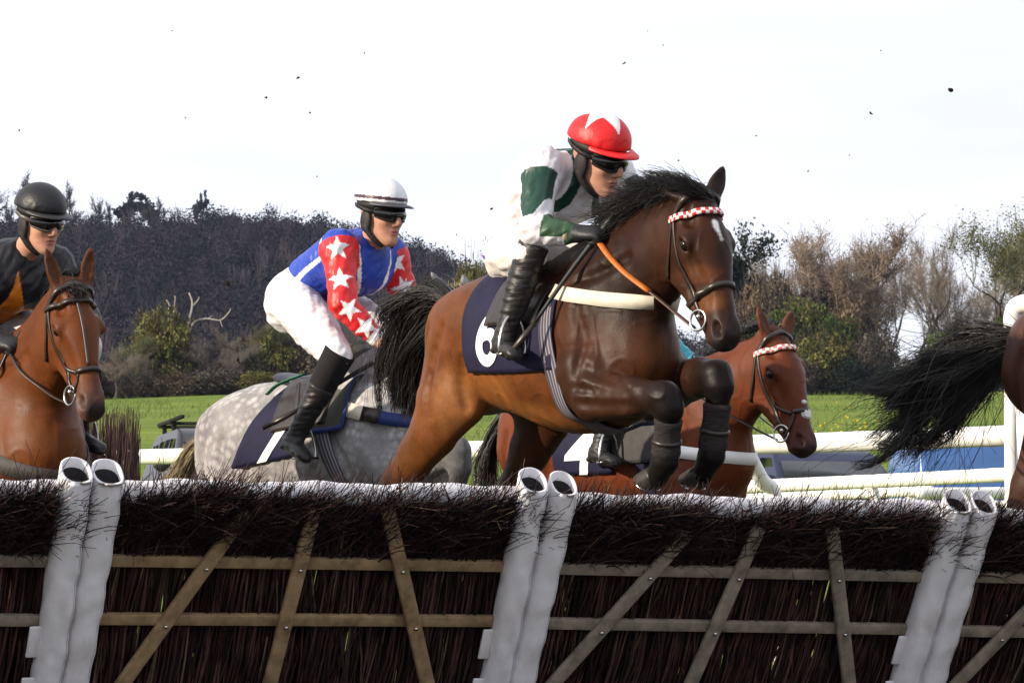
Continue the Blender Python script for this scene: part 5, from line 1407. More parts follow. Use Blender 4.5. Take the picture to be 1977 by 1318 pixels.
def bush_template(W, H, seed, col, n=2600, lsize=.16, twigs=140, holes=.5):
    rs = np.random.RandomState(seed)
    d = rs.normal(size=(n * 2, 3)); d /= np.linalg.norm(d, axis=1)[:, None]; r = rs.rand(n * 2) ** .38
    lob = 1 + .42 * wob(d * 1.0, 3.4, seed) + .22 * wob(d, 9, seed + 1)
    c = d * (r * lob)[:, None] * np.array([W / 2, W / 2, H / 2]) + [0, 0, H * .5]
    keep = wob(c, 3.6 / W * 2, seed + 2) > -holes; c = c[keep][:n]
    c = c[c[:, 2] > -.1]
    v, q = leaf_cloud(c, None, lsize, seed)
    tone = (1 + .55 * wob(c, 5.0 / W * 2, seed + 4))[:, None]; cols = np.array(col)[None] * tone * (.7 + .6 * rs.rand(len(c), 1)) ; cols[:, 0] *= 1 + .25 * wob(c, 2.5, seed + 9)
    fol = np_mesh('foliage', v, q, None, False, np.repeat(np.maximum(cols, .004), 4, 0))
    P = []
    for k in range(twigs):
        e = d[k] * np.array([W / 2, W / 2, H / 2]) * rs.uniform(.9, 1.5) + [0, 0, H * .5]; e[2] = max(e[2], H * .3); s0 = np.array([rs.normal() * W * .08, rs.normal() * W * .08, 0]); t = np.linspace(0, 1, 6)[:, None]
        P.append(s0 + (e - s0) * t + rs.normal(size=3) * .12 * W * t * (1 - t))
    b = MB(); b.strands(np.array(P), .05, .016); return fol, b.mesh('stem', True)
def plant_bush(tpl, loc, s, rz, name, label, group):
    r = empty(name, tuple(loc)); r.rotation_euler = (0, 0, rz); r.scale = s; tag(r, label, 'bush' if 'tree' not in name else 'tree', group)
    link('foliage', tpl[0], LEAFY, r); link('stem', tpl[1], BARK, r); return r

def spot(px, D): 
    p = at(px, 700, D); return np.array([p[0], p[1], float(ground_z(p[0], p[1])) - .1])
def hgt(py, D, z0): return CAM_Z + (1350 - py) / FPX * D - z0

ASH = (.215, .18, .148); OAK = (.23, .178, .135)
TP = [tree_template(15, 101, ASH, fork=.30, spread=.55, levels=5, r0=.30, nk=(2, 3), extra=2),
      tree_template(15, 202, OAK, fork=.24, spread=.62, levels=5, r0=.34, nk=(2, 3), extra=3, leaf=(.13, .085, .045), nleaf=2500, lsize=.04),
      tree_template(15, 303, ASH, fork=.42, spread=.42, levels=5, r0=.24, nk=(2, 2), extra=4, up=.5),
      tree_template(15, 404, (.17, .145, .125), fork=.34, spread=.5, levels=5, r0=.26, nk=(2, 3), extra=2, trunks=2),
      tree_template(15, 505, (.15, .14, .09), fork=.3, spread=.55, levels=5, r0=.28, nk=(2, 3), extra=2, leaf=(.085, .095, .025), nleaf=7000, lsize=.05)]
def put_tree(k, px, top, D, name, label, rz, wide=1.0, group='bare trees along the far field edge'):
    p = spot(px, D); h = hgt(top, D, p[2]) * (1.07 if top < 560 else 1.0); s = h / TP[k][3]; plant_tree(TP[k], p, (s * wide, s * wide, s), rz, name, label, group=group)
put_tree(1, 1655, 428, 440, 'oak_tree', 'broad round topped oak with ruddy buds, tallest of the field edge trees', .4, 1.15)
put_tree(2, 1778, 438, 430, 'ash_tree', 'slender forked bare ash standing alone against the sky', 1.0, .85)
put_tree(0, 1545, 462, 450, 'ash_tree', 'bare ash with thin top behind the chestnut horse, right of the dark evergreen', 2.1, 1.0)
put_tree(1, 1600, 452, 455, 'oak_tree', 'bare oak between the thin ash and the broad round oak', 3.3, .85)
put_tree(3, 1722, 455, 445, 'ash_tree', 'twin stemmed bare tree touching the right side of the round oak', .7, .9)
put_tree(4, 1955, 418, 425, 'poplar_tree', 'tall dense tree hazed with first leaves above the white post', .2, 1.2)
put_tree(0, 1885, 442, 450, 'ash_tree', 'bare ash leaning beside the leafing tree by the white post', 5.0, 1.0)
put_tree(3, 1835, 505, 440, 'ash_tree', 'low forked bare tree right of the slender ash', 4.0, 1.0)
put_tree(2, 2010, 440, 450, 'ash_tree', 'bare ash at the edge behind the brown horse', 2.6, 1.0)
put_tree(0, 1490, 472, 462, 'ash_tree', 'pale bare ash behind the dark evergreen', 1.4, 1.0)
TP.append(tree_template(14, 707, (.03, .03, .022), fork=.42, spread=.6, levels=4, r0=.3, nk=(3, 4), extra=3, leaf=(.012, .021, .012), nleaf=9000, lsize=.13))
put_tree(5, 1452, 452, 432, 'evergreen_tree', 'dark evergreen tree right beside the leading horse\'s face', .3, .9, 'evergreens at the field edge')
for _i, (_k, _px, _t, _w) in enumerate(((2, 1695, 470, 1.1), (2, 1748, 500, .8), (0, 1808, 520, .9), (2, 1862, 465, 1.1), (4, 1925, 470, .9), (3, 1572, 480, 1.0), (0, 1630, 500, .8), (2, 1520, 490, .9))):
    put_tree(_k, _px, _t, 462 + 3 * _i, 'ash_tree', ['tall bare tree between the broad round oak and the twin stemmed tree', 'bare tree just left of the slender ash', 'low bare tree just right of the slender ash', 'bare tree above the streaming tail', 'tall leafing tree left of the white post', 'forked bare tree behind the ears of the chestnut, right of the pale ash', 'low bare tree half behind the broad round oak', 'bare tree between the evergreen and the thin topped ash'][_i], _i * 1.9, _w)
put_tree(4, 930, 480, 420, 'willow_tree', 'olive leafing tree between the white starred rider and the leading jockey', 1.2, 1.0, 'leafing trees beyond the horses')
put_tree(4, 985, 500, 430, 'willow_tree', 'olive leafing tree rising behind the leading jockey\'s back', 2.9, .9, 'leafing trees beyond the horses')
put_tree(0, 1045, 520, 440, 'ash_tree', 'bare tree mostly behind the leading jockey', 2.2, .9)

BU = {k: bush_template(6, 6, sd, col, n=int(n_ * 2.6), lsize=.115, twigs=tw, holes=ho) for k, (sd, col, n_, tw, ho) in dict(
    green=(31, (.052, .072, .016), 3200, 120, .6), olive=(32, (.105, .098, .028), 3000, 160, .55), brown=(33, (.105, .080, .052), 2400, 260, .5), dark=(34, (.012, .020, .012), 3600, 60, .7), bright=(35, (.058, .095, .018), 2800, 100, .55), grey=(36, (.085, .076, .058), 2200, 280, .45)).items()}
LBL = dict(green='green', olive='olive yellow', brown='rusty brown leafless', dark='dark evergreen', bright='fresh bright green', grey='grey brown twiggy')
def put_bush(k, px, top, w, D, where, rz=0.0, base=None, group='bushes under the field edge trees'):
    p = spot(px, D)
    if base: p[2] = CAM_Z + (1350 - base) / FPX * D
    h = hgt(top, D, p[2]); wm = w / FPX * D
    plant_bush(BU[k], p, (wm / 6, wm / 6, h / 6.2), rz, 'bush', '%s bush %s' % (LBL[k], where), group)
for i, a in enumerate([('brown', 1470, 520, 110, 425, 'just below the dark evergreen beside the leading horse\'s face'), ('olive', 1550, 575, 120, 420, 'behind the ears of the chestnut horse'), ('green', 1500, 590, 130, 415, 'right behind the poll of the chestnut horse'),
     ('brown', 1655, 575, 120, 425, 'under the broad round oak'), ('green', 1610, 600, 120, 418, 'between chestnut horse and broad oak'), ('olive', 1590, 640, 120, 410, 'low in front of the hedge by the chestnut\'s face'), ('grey', 1690, 640, 110, 415, 'at the foot of the twin stemmed tree'), ('dark', 1640, 690, 110, 408, 'low and wide, above the muzzle of the chestnut'),
     ('dark', 1712, 705, 50, 405, 'small one left of the far red roof'), ('grey', 1765, 690, 90, 412, 'around the foot of the slender ash'), ('bright', 1825, 640, 110, 415, 'right of the slender ash\'s trunk'), ('bright', 1890, 640, 120, 418, 'behind the streaming tail'), ('green', 1960, 600, 120, 420, 'at the foot of the leafing tree by the white post'), ('grey', 1530, 690, 110, 408, 'low behind the forehead of the chestnut'), ('brown', 1420, 560, 100, 428, 'hidden half behind the leading horse\'s muzzle'), ('grey', 1580, 520, 110, 440, 'high at the back between the two oaks'), ('brown', 1510, 520, 110, 436, 'high at the back left of the oaks')]):
    put_bush(*a[:5], a[5], rz=i * 1.3)
for i, a in enumerate([('olive', 312, 588, 120, 402, 'tall and round, standing before the hill left of the dead tree'), ('brown', 235, 690, 90, 404, 'beside the muzzle of the bright bay'), ('grey', 395, 665, 110, 404, 'at the foot of the dead white tree'), ('brown', 460, 650, 110, 406, 'left of the blue rider\'s seat, in the hedge'), ('olive', 520, 640, 100, 405, 'touching the blue rider\'s white breeches'), ('brown', 575, 650, 110, 407, 'behind the blue rider\'s knee'), ('grey', 425, 710, 130, 400, 'low in the hedge right of the olive tree'), ('grey', 270, 720, 110, 400, 'low in the hedge below the olive tree'), ('brown', 345, 715, 100, 399, 'low in the hedge between olive tree and dead tree'), ('olive', 500, 715, 110, 399, 'low in the hedge above the grey horse\'s rump'), ('brown', 640, 660, 120, 405, 'between the rider\'s knee and the leading horse\'s tail'), ('grey', 190, 720, 90, 403, 'behind the bright bay\'s muzzle'),
     ('brown', 130, 690, 120, 401, 'behind the neck of the bright bay'), ('olive', 40, 680, 140, 402, 'behind the black and orange rider'), ('grey', -60, 690, 150, 401, 'just outside the left edge, in the hedge'), ('brown', -180, 680, 160, 402, 'farthest left in the hedge'),
     ('olive', 905, 500, 90, 418, 'left of the olive leafing tree'), ('olive', 960, 545, 110, 412, 'low, under the olive leafing tree'), ('green', 1040, 560, 130, 420, 'behind the leading jockey\'s seat'), ('grey', 720, 640, 120, 410, 'behind the leading horse\'s tail'), ('green', 870, 570, 100, 412, 'above the leading horse\'s tail')]):
    put_bush(*a[:5], a[5], rz=i * 1.7 + .5, group='bushes in the far hedge')

# dead white tree in front of the hill
def dead_tree(px0, D, rows, label):
    base = spot(px0, D); r = empty('dead_tree', tuple(base)); tag(r, label, 'tree', 'dead white trees before the hill')
    b = MB(); P = lambda x, y: at(x, y, D) - base
    for i, (pts, r0, r1) in enumerate(rows):
        m = spline([P(x, y) + np.array([0, ((i * 7) % 5 - 2) * .35 * k / len(pts), 0]) for k, (x, y) in enumerate(pts)], 4); b.tube(m, np.linspace(r0, r1, len(m)), 7)
    o = b.build('trunk', PALE_BARK, r, True); o.name = 'trunk'
    return r
for _i, (_k, _px, _t, _w) in enumerate(((0, 222, 668, 1.2), (3, 268, 650, 1.0), (4, 300, 640, 1.1), (0, 405, 640, 1.2), (3, 440, 632, 1.1), (2, 478, 620, 1.3), (0, 512, 615, 1.1), (4, 548, 610, 1.2), (3, 590, 625, 1.2), (2, 345, 655, 1.3), (0, 660, 630, 1.2))):
    put_tree(_k, _px, _t, 398 + _i, 'scrub_tree', 'small scrub tree %s' % ['right of the bright bay\'s muzzle', 'left of the round olive tree', 'in front of the round olive tree', 'right under the dead white limb', 'at the tip of the dead white limb', 'right of the dead white limb', 'behind the grey horse\'s rump, left of the blue rider', 'next to the blue rider\'s seat', 'behind the blue rider\'s thigh', 'between olive tree and dead white trunk', 'behind the leading horse\'s tail'][_i], _i * 2.3, _w, 'scrub trees in the far hedge')
dead_tree(366, 403, [([(368, 770), (366, 700), (362, 640), (372, 590), (366, 566)], .14, .06), ([(364, 645), (375, 622), (398, 615), (425, 618), (440, 605), (446, 596)], .09, .035), ([(371, 592), (381, 580), (384, 572)], .06, .03), ([(425, 618), (430, 632)], .04, .02), ([(400, 616), (410, 608)], .04, .02)], 'dead white tree with one long limb reaching right before the dark hill')
dead_tree(330, 404, [([(336, 770), (332, 690), (326, 610), (328, 590), (322, 580)], .13, .05), ([(327, 612), (338, 600), (342, 604)], .05, .03), ([(330, 640), (300, 625), (272, 622)], .05, .02), ([(331, 650), (290, 636), (262, 640)], .045, .02), ([(334, 620), (338, 575), (336, 572)], .05, .02)], 'dead pale tree with bare snags poking out of the olive bush')

# single trees on the crest of the hill, seen against the sky
TC = [tree_template(13, 611, (.050, .042, .044), fork=.35, spread=.5, levels=4, r0=.35, nk=(2, 3), extra=3, twig_r=.075), tree_template(13, 622, (.045, .04, .042), fork=.5, spread=.4, levels=4, r0=.32, nk=(2, 3), extra=3, twig_r=.075), tree_template(13, 633, (.02, .026, .02), fork=.55, spread=.6, levels=4, r0=.32, nk=(2, 3), extra=2, twig_r=.07, leaf=(.014, .022, .016), nleaf=900, lsize=.5)]
def crest(k, px, top, w, what, rz):
    x = (px - CPX) / FPX * 1490.0; z = float(hill_z(x, 1490.0)) - .5; h = CAM_Z + (1350 - top) / FPX * 1490.0 - z; s = h / TC[k][3]
    plant_tree(TC[k], (x, 1490.0, z), (s * w, s * w, s), rz, 'pine_tree' if k == 2 else 'bare_tree', what, group='trees on the crest of the hill')
for i, a in enumerate([(0, 12, 325, .8, 'tall bare tree on the crest left of the black cap'), (1, -22, 345, .8, 'bare tree on the crest at the left edge'), (0, 62, 335, .8, 'thin bare tree behind the black cap'), (1, 118, 352, .8, 'bare tree on the crest just right of the black cap'), (0, 143, 346, .8, 'second bare tree on the crest right of the black cap'), (1, 192, 368, .8, 'thin twiggy tree on the crest between black cap and umbrella pine'), (2, 258, 366, 1.0, 'umbrella shaped pine on the crest'), (2, 298, 372, 1.0, 'broad pine on the crest right of the umbrella pine'), (0, 322, 372, .9, 'bare tree on the crest touching the broad pine'), (0, 228, 384, .9, 'low bare tree on the crest left of the umbrella pine'), (1, 350, 388, .8, 'low thin tree on the crest left of the dark spire pine'), (2, 383, 364, .55, 'dark spire shaped pine standing clear on the crest'), (0, 168, 378, .9, 'low bare tree on the crest half way to the umbrella pine')]):
    crest(*a[:4], a[4], i * 1.1)

# house roof among the far trees
p = spot(1773, 460); z0 = CAM_Z + (1350 - 762) / FPX * 460; hr_ = empty('house', (p[0], p[1], z0)); tag(hr_, 'small pale house with red roof among the far trees', 'house')
b = MB(); b.box((0, 0, .55), (2.6, 3, 1.1)); b.build('wall', mat_plain('pale_render', (.42, .35, .31), .85, .2), hr_)
b = MB(); b.add([[-1.5, -1.7, 1.1], [1.5, -1.7, 1.1], [1.5, 1.7, 1.1], [-1.5, 1.7, 1.1], [-1.5, 0, 2.0], [1.5, 0, 2.0]], [[0, 1, 5, 4], [2, 3, 4, 5], [0, 3, 2, 1]], [[0, 4, 3], [1, 2, 5]]); b.build('roof', mat_plain('red_tile', (.28, .10, .07), .85, .2), hr_)

# thin blue air between the camera and the hill
hz = MB(); hz.box((0, 1000, 115), (1400, 2100, 260)); ho_ = hz.build('haze', None); ho_['kind'] = 'stuff'
hm = bpy.data.materials.new('thin_air'); hm.use_nodes = True; hm.node_tree.nodes.clear()
_o = hm.node_tree.nodes.new("ShaderNodeOutputMaterial"); _v = hm.node_tree.nodes.new("ShaderNodeVolumePrincipled"); _v.inputs['Density'].default_value = 3.2e-5; _v.inputs['Color'].default_value = (.50, .60, 1.0, 1); hm.node_tree.links.new(_v.outputs['Volume'], _o.inputs['Volume'])
ho_.data.materials.append(hm)
# ------------------------------------------------------------------ running rails
PLASTIC = mat_plain('white_plastic', (.80, .79, .77), .35, .45, var=.05, nscale=6, bstr=.08)
def mud_specks():
    nt = PLASTIC.node_tree; b = nt.nodes['Principled BSDF']; src = b.inputs['Base Color'].links[0].from_socket
    n = noise_node(nt, 34.0, 3, .6); r = ramp(nt, n.outputs['Fac'], [(.69, (1, 1, 1)), (.73, (.22, .18, .14))]); n2 = noise_node(nt, 2.5, 5, .6); r2 = ramp(nt, n2.outputs['Fac'], [(.45, (1, 1, 1)), (.75, (.80, .78, .72))])
    for x in (r, r2):
        m = nt.nodes.new("ShaderNodeMixRGB"); m.blend_type = 'MULTIPLY'; m.inputs['Fac'].default_value = 1; nt.links.new(src, m.inputs['Color1']); nt.links.new(x.outputs['Color'], m.inputs['Color2']); src = m.outputs['Color']
    nt.links.new(src, b.inputs['Base Color'])
mud_specks()
def pt(px, py, D): return at(px, py, D)
def drop(p): return np.array([p[0], p[1], float(ground_z(p[0], p[1])) - .05])
def fence_rail(label, pts, r, legs, group='white running rails'):
    P = np.array([pt(*q) for q in pts]); root = empty('running_rail', tuple(drop(P[len(P) // 2]))); tag(root, label, 'rail', group); O = np.array(root.location)
    S = spline(P, 6) if len(P) > 2 else np.array([P[0] + (P[1] - P[0]) * t for t in np.linspace(0, 1, 9)])
    d0 = unit(S[0] - S[1]); d1 = unit(S[-1] - S[-2])
    b = MB(); b.tube(np.concatenate([[S[0] + d0 * r * .9, S[0] + d0 * r * .6, S[0] + d0 * r * .2], S, [S[-1] + d1 * r * .2, S[-1] + d1 * r * .6, S[-1] + d1 * r * .9]]) - O, np.concatenate([[r * .35, r * .75, r * .97], np.full(len(S), r), [r * .97, r * .75, r * .35]]), 20)
    b.build('rail', PLASTIC, root, True)
    for i in range(2, len(S) - 1, 3):
        j = MB(); d = unit(S[i + 1] - S[i]); j.tube([S[i] - d * .03 - O, S[i] + d * .03 - O], r * 1.025, 20, False); j.build('joint_sleeve', PLASTIC, root, True)
    for lg in legs:
        L = np.array([pt(*q) for q in lg[0]]) - O; L = np.concatenate([L, [drop(L[-1] + O) - O]]) if lg[2] else L
        b = MB(); b.tube(spline(L, 4), lg[1], 14); b.build('leg', PLASTIC, root, True)
    return root
fence_rail('long thick white running rail nearest behind the horses', [(192, 883, 38), (400, 879, 36.4), (900, 868, 33.2), (1430, 858, 29.6), (1700, 850, 28.2), (1960, 840, 27), (2200, 830, 26)], .058,
           [([(1437, 862, 29.7), (1470, 925, 29.9), (1500, 985, 30.0)], .046, True), ([(900, 868, 33.3), (930, 930, 33.6)], .046, True), ([(420, 879, 36.4), (450, 945, 36.8)], .046, True), ([(2060, 836, 26.6), (2085, 900, 26.9)], .046, True)])
fence_rail('second white running rail, crossing in front of the dark car', [(1300, 945, 39), (1430, 940, 38.4), (1700, 928, 37.4), (1960, 915, 36.2), (2200, 903, 35.2)], .053,
           [([(1660, 932, 37.6), (1682, 942, 37.5), (1689, 962, 37.5), (1691, 1000, 37.5)], .042, True), ([(2050, 912, 35.9), (2072, 924, 35.8), (2080, 980, 35.8)], .042, True)])
fence_rail('third and thinner white running rail, low before the cars', [(1300, 968, 48), (1490, 960, 47.5), (1770, 948, 46), (1785, 947, 45.8)], .050,
           [([(1752, 950, 46.2), (1757, 962, 46.1), (1772, 990, 46.1)], .036, True)])
fence_rail('short white rail with round end in front of the blue van', [(1778, 952, 43), (1960, 951, 43.5), (2200, 950, 44)], .052, [([(1787, 955, 43.1), (1790, 985, 43.1)], .040, True), ([(2050, 951, 43.6), (2055, 985, 43.6)], .040, True)])
fence_rail('low white rail seen under the short rail by the blue van', [(1890, 974, 50), (2000, 972, 50), (2200, 970, 50)], .04, [([(2000, 973, 50), (2003, 1000, 50)], .03, True)])
# white padded wing post with bent rail on top, at the right edge
b0 = pt(1953, 990, 23.5); root = empty('wing_post', tuple(drop(b0))); tag(root, 'white wing post with bent tube top and padded board at the right edge', 'post'); O = np.array(root.location)
b = MB(); b.tube(np.array([drop(b0), pt(1953, 800, 23.5), pt(1953, 640, 23.5)]) - O, .036, 16); b.build('post', PLASTIC, root, True)
b = MB(); b.tube(spline(np.array([pt(1957, 640, 23.4), pt(1956, 612, 23.4), pt(1962, 594, 23.4), pt(1980, 586, 23.35), pt(2010, 585, 23.2), pt(2200, 583, 22.6)]) - O, 6), .046, 18); b.build('bent_rail', PLASTIC, root, True)
b = MB(); A_, B_ = pt(1962, 780, 23.3) - O, pt(2080, 780, 22.7) - O; C_, D_ = pt(1974, 1000, 23.3) - O, pt(2085, 1000, 22.7) - O
n_ = np.array([0, .07, 0]); b.add([A_, B_, D_, C_, A_ + n_, B_ + n_, D_ + n_, C_ + n_], [[0, 3, 2, 1], [4, 5, 6, 7], [0, 1, 5, 4], [3, 7, 6, 2], [0, 4, 7, 3], [1, 2, 6, 5]]); b.build('padded_board', mat_plain('wing_vinyl', (.72, .70, .68), .5, .3, var=.08, nscale=10, bstr=.3, bdist=.02), root, bevel=.012)
# bundle of birch at the end of the wing on the left
p0 = drop(pt(200, 900, 32)); rs = np.random.RandomState(7); n = 900; P = np.zeros((n, 5, 3))
for k in range(n):
    a = rs.uniform(-.17, .17); d = rs.uniform(-.25, .25); h = (.25 + (1350 - 815) / FPX * 32 - p0[2]) * rs.uniform(.8, 1.06)
    for j in range(5):
        t = j / 4; P[k, j] = [a * (1 + .35 * t) + rs.normal() * .012 * t, d * (1 + .2 * t), h * t]
b = MB(); b.strands(P, .007, .002); r = empty('birch_fence', tuple(p0)); tag(r, 'upright bundle of brown birch twigs beside the bright bay\'s chest', 'brush fence')
BIRCH = mat_plain('birch_twigs', (.058, .032, .030), .75, .2, var=.5, nscale=8, bstr=0); b.build('twigs', BIRCH, r, True)
b = MB(); b.box((0, 0, .50), (.44, .52, .05)); b.box((0, 0, 1.0), (.44, .54, .05)); b.build('binding_board', mat_plain('weathered_board', (.16, .12, .08), .8, .2, var=.3, nscale=6), r)

# ------------------------------------------------------------------ cars beyond the rails
GLASS = mat_plain('car_glass', (.010, .013, .014), .08, .25, var=.1, bstr=0)
TYRE = mat_plain('tyre', (.012, .012, .012), .85, .2)
LAMP = mat_plain('lamp_glass', (.55, .55, .55), .1, .6, var=.1)
def car(name, label, px, D, yaw, paint, lower, roofp, width=1.8, bars=False, glass_sets=(), cat='car', scale=1.0):
    """lower: side outline (x,z) of the body up to the waist; roofp: outline of the cabin. both swept across the width with rounded shoulders"""
    p = spot(px, D); root = empty(name, tuple(p)); root.rotation_euler = (0, 0, yaw); tag(root, label, cat, 'parked vehicles'); root.scale = (scale,) * 3
    def sweep(out, wz, mat, nm):
        V, q = [], []; out = np.array(out); n = len(out); ring = [(-1, .0), (-.96, 1), (-.8, 1), (.8, 1), (.96, 1), (1, 0)]
        cx, cz = out[:, 0].mean(), out[:, 1].mean()
        for s_, k in ring:
            sh = 1.0 if abs(s_) < .9 else (.992 if abs(s_) < .98 else .955)
            for x, z in out:
                V.append([(x - cx) * sh + cx, s_ * wz(z), (z - cz) * sh + cz])
        for r in range(len(ring) - 1):
            for j in range(n): q.append([r * n + j, r * n + (j + 1) % n, (r + 1) * n + (j + 1) % n, (r + 1) * n + j])
        m = MB(); m.add(V, q)
        import bmesh
        me = m.mesh(nm, True); bm = bmesh.new(); bm.from_mesh(me); bm.verts.ensure_lookup_table()
        for base in (0, (len(ring) - 1) * n):
            bm.faces.new([bm.verts[base + j] for j in range(n)])
        bmesh.ops.recalc_face_normals(bm, faces=bm.faces); bm.to_mesh(me); bm.free()
        o = link(nm, me, mat, root); md = o.modifiers.new("bevel", 'BEVEL'); md.width = .05; md.segments = 3; md.limit_method = 'ANGLE'; md.angle_limit = .5
        return o
    hw = width / 2; zl = max(z for x, z in lower); zr = max(z for x, z in roofp)
    wz = lambda z: hw * (1 - .02 * abs(z - .7)) if z <= zl else hw * (.97 - .16 * ((z - zl) / (zr - zl)))
    body = sweep(lower, wz, paint, 'body'); cab = sweep(roofp, wz, paint, 'cabin')
    for kind, pts in glass_sets:
        if kind == 'side':
            for sg in (-1, 1):
                m = MB(); V = [[x, sg * (wz(z) + .006), z] for x, z in pts]; Vi = [[x, sg * (wz(z) - .02), z] for x, z in pts]; n = len(pts)
                m.add(V + Vi, [[i, (i + 1) % n, n + (i + 1) % n, n + i] for i in range(n)], [[0, i, i + 1] for i in range(1, n - 1)]); m.build('side_window', GLASS, cab)
        else:
            (x0, z0), (x1, z1) = pts; d = unit([x1 - x0, 0, z1 - z0]); nn = np.array([d[2], 0, -d[0]]) if kind == 'front' else np.array([-d[2], 0, d[0]]); m = MB()
            a, b_ = np.array([x0, 0, z0]) + nn * .012, np.array([x1, 0, z1]) + nn * .012; w0, w1 = wz(z0) - .09, wz(z1) - .07
            V = [a + [0, -w0, 0], a + [0, w0, 0], b_ + [0, w1, 0], b_ + [0, -w1, 0]]; V += [v - nn * .03 for v in V]
            m.add(V, [[0, 1, 2, 3], [7, 6, 5, 4], [0, 4, 5, 1], [1, 5, 6, 2], [2, 6, 7, 3], [3, 7, 4, 0]]); m.build('windscreen' if kind == 'front' else 'rear_window', GLASS, cab)
    xs_ = [x for x, z in lower]; xf, xb = max(xs_), min(xs_)
    for x in (xb + .85, xf - .85):
        for sg in (-1, 1):
            m = MB(); m.tube([(x, sg * (hw - .22), .34), (x, sg * (hw + .01), .34)], .34, 24); w = m.build('wheel', TYRE, root, True); m = MB(); m.tube([(x, sg * (hw - .02), .34), (x, sg * (hw + .022), .34)], .21, 18); m.build('rim', STEEL, w, True)
    for sg in (-1, 1):
        m = MB(); m.ball((xf - .06, sg * (hw - .28), .78), (.08, .17, .10), 12); m.build('headlight', LAMP, root, True)
        m = MB(); m.ball((xf * .42, sg * (hw + .12), zl + .12), (.06, .12, .09), 10); m.bar((xf * .42, sg * (hw - .05), zl + .06), (xf * .42, sg * (hw + .06), zl + .10), .04, .03); m.build('wing_mirror', paint, root, True)
    m = MB(); m.box((xf + .0, 0, .48), (.12, width * .94, .22)); m.build('bumper', TYRE, root, bevel=.03)
    if bars:
        rx = [x for x, z in roofp if z > zr - .08]; m = MB()
        for x in (min(rx) + .25, (min(rx) + max(rx)) / 2 + .1):
            m.bar((x, -hw * .82, zr + .10), (x, hw * .82, zr + .10), .07, .04)
            for sg in (-1, 1): m.bar((x, sg * hw * .74, zr - .03), (x, sg * hw * .74, zr + .10), .05, .05, up=(1, 0, 0))
        for sg in (-1, 1): m.bar((min(rx), sg * hw * .78, zr + .13), (max(rx) + .1, sg * hw * .78, zr + .13), .05, .04)
        m.build('roof_rack', TYRE, root)
    return root
def paint_mat(n, c): return mat_plain(n, c, .35, .25, metal=.0, var=.05, nscale=4, bstr=.0, coat=.08)
GREYP, NAVYP, BLUEP = paint_mat('grey_paint', (.030, .031, .036)), paint_mat('navy_paint', (.009, .014, .045)), mat_plain('blue_van_paint', (.035, .11, .32), .3, .5, var=.06, nscale=3, bstr=0, coat=.5)
SUVL = [(-2.2, .35), (2.15, .35), (2.2, .7), (2.1, .98), (1.1, 1.08), (-2.2, 1.08), (-2.28, .8)]
SUVR = [(-2.18, 1.05), (1.05, 1.05), (.35, 1.62), (.1, 1.70), (-1.7, 1.70), (-2.0, 1.6)]
SUVG = [('side', [(-1.85, 1.14), (-1.25, 1.14), (-1.25, 1.56), (-1.72, 1.56)]), ('side', [(-1.12, 1.14), (-.25, 1.14), (-.25, 1.58), (-1.12, 1.58)]), ('side', [(-.15, 1.14), (.78, 1.14), (.28, 1.56), (-.15, 1.58)]), ('front', [(1.00, 1.10), (.50, 1.50)]), ('back', [(-2.17, 1.12), (-2.02, 1.55)])]
car('parked_car', 'grey off road car with roof rack behind the rail on the left', 453, 62, math.radians(-78), GREYP, SUVL, SUVR, 1.85, True, SUVG)
car('parked_car', 'dark navy estate car behind the rails, facing the course', 1575, 71, math.radians(-72), NAVYP, SUVL, SUVR, 1.9, False, SUVG)
VANL = [(-2.6, .35), (2.5, .35), (2.55, .8), (2.3, 1.1), (1.9, 1.2), (-2.6, 1.2)]
VANR = [(-2.6, 1.18), (1.9, 1.18), (1.2, 1.98), (.9, 2.10), (-2.35, 2.10), (-2.58, 1.9)]
VANG = [('side', [(.55, 1.28), (1.55, 1.28), (1.05, 1.86), (.55, 1.9)]), ('front', [(1.88, 1.22), (1.22, 1.95)])]
van = car('parked_van', 'bright blue panel van behind the rails on the right', 2055, 58, math.radians(12), BLUEP, VANL, VANR, 1.95, False, VANG, 'van', .77)
hw = .975
for x0, x1 in ((-2.35, -1.0), (-.85, .35)):
    for sg in (-1, 1):
        m = MB(); zz = [(1.30, .955), (1.95, .82)]
        z0, z1 = 1.28, 1.92; w0, w1 = hw * (.97 - .16 * (z0 - 1.2) / .9) + .006, hw * (.97 - .16 * (z1 - 1.2) / .9) + .006
        m.add([[x0, sg * w0, z0], [x1, sg * w0, z0], [x1, sg * w1, z1], [x0, sg * w1, z1], [x0, sg * (w0 - .03), z0], [x1, sg * (w0 - .03), z0], [x1, sg * (w1 - .03), z1], [x0, sg * (w1 - .03), z1]], [[0, 1, 2, 3], [0, 4, 5, 1], [1, 5, 6, 2], [2, 6, 7, 3], [3, 7, 4, 0]]); m.build('side_panel', BLUEP, van, bevel=.03)
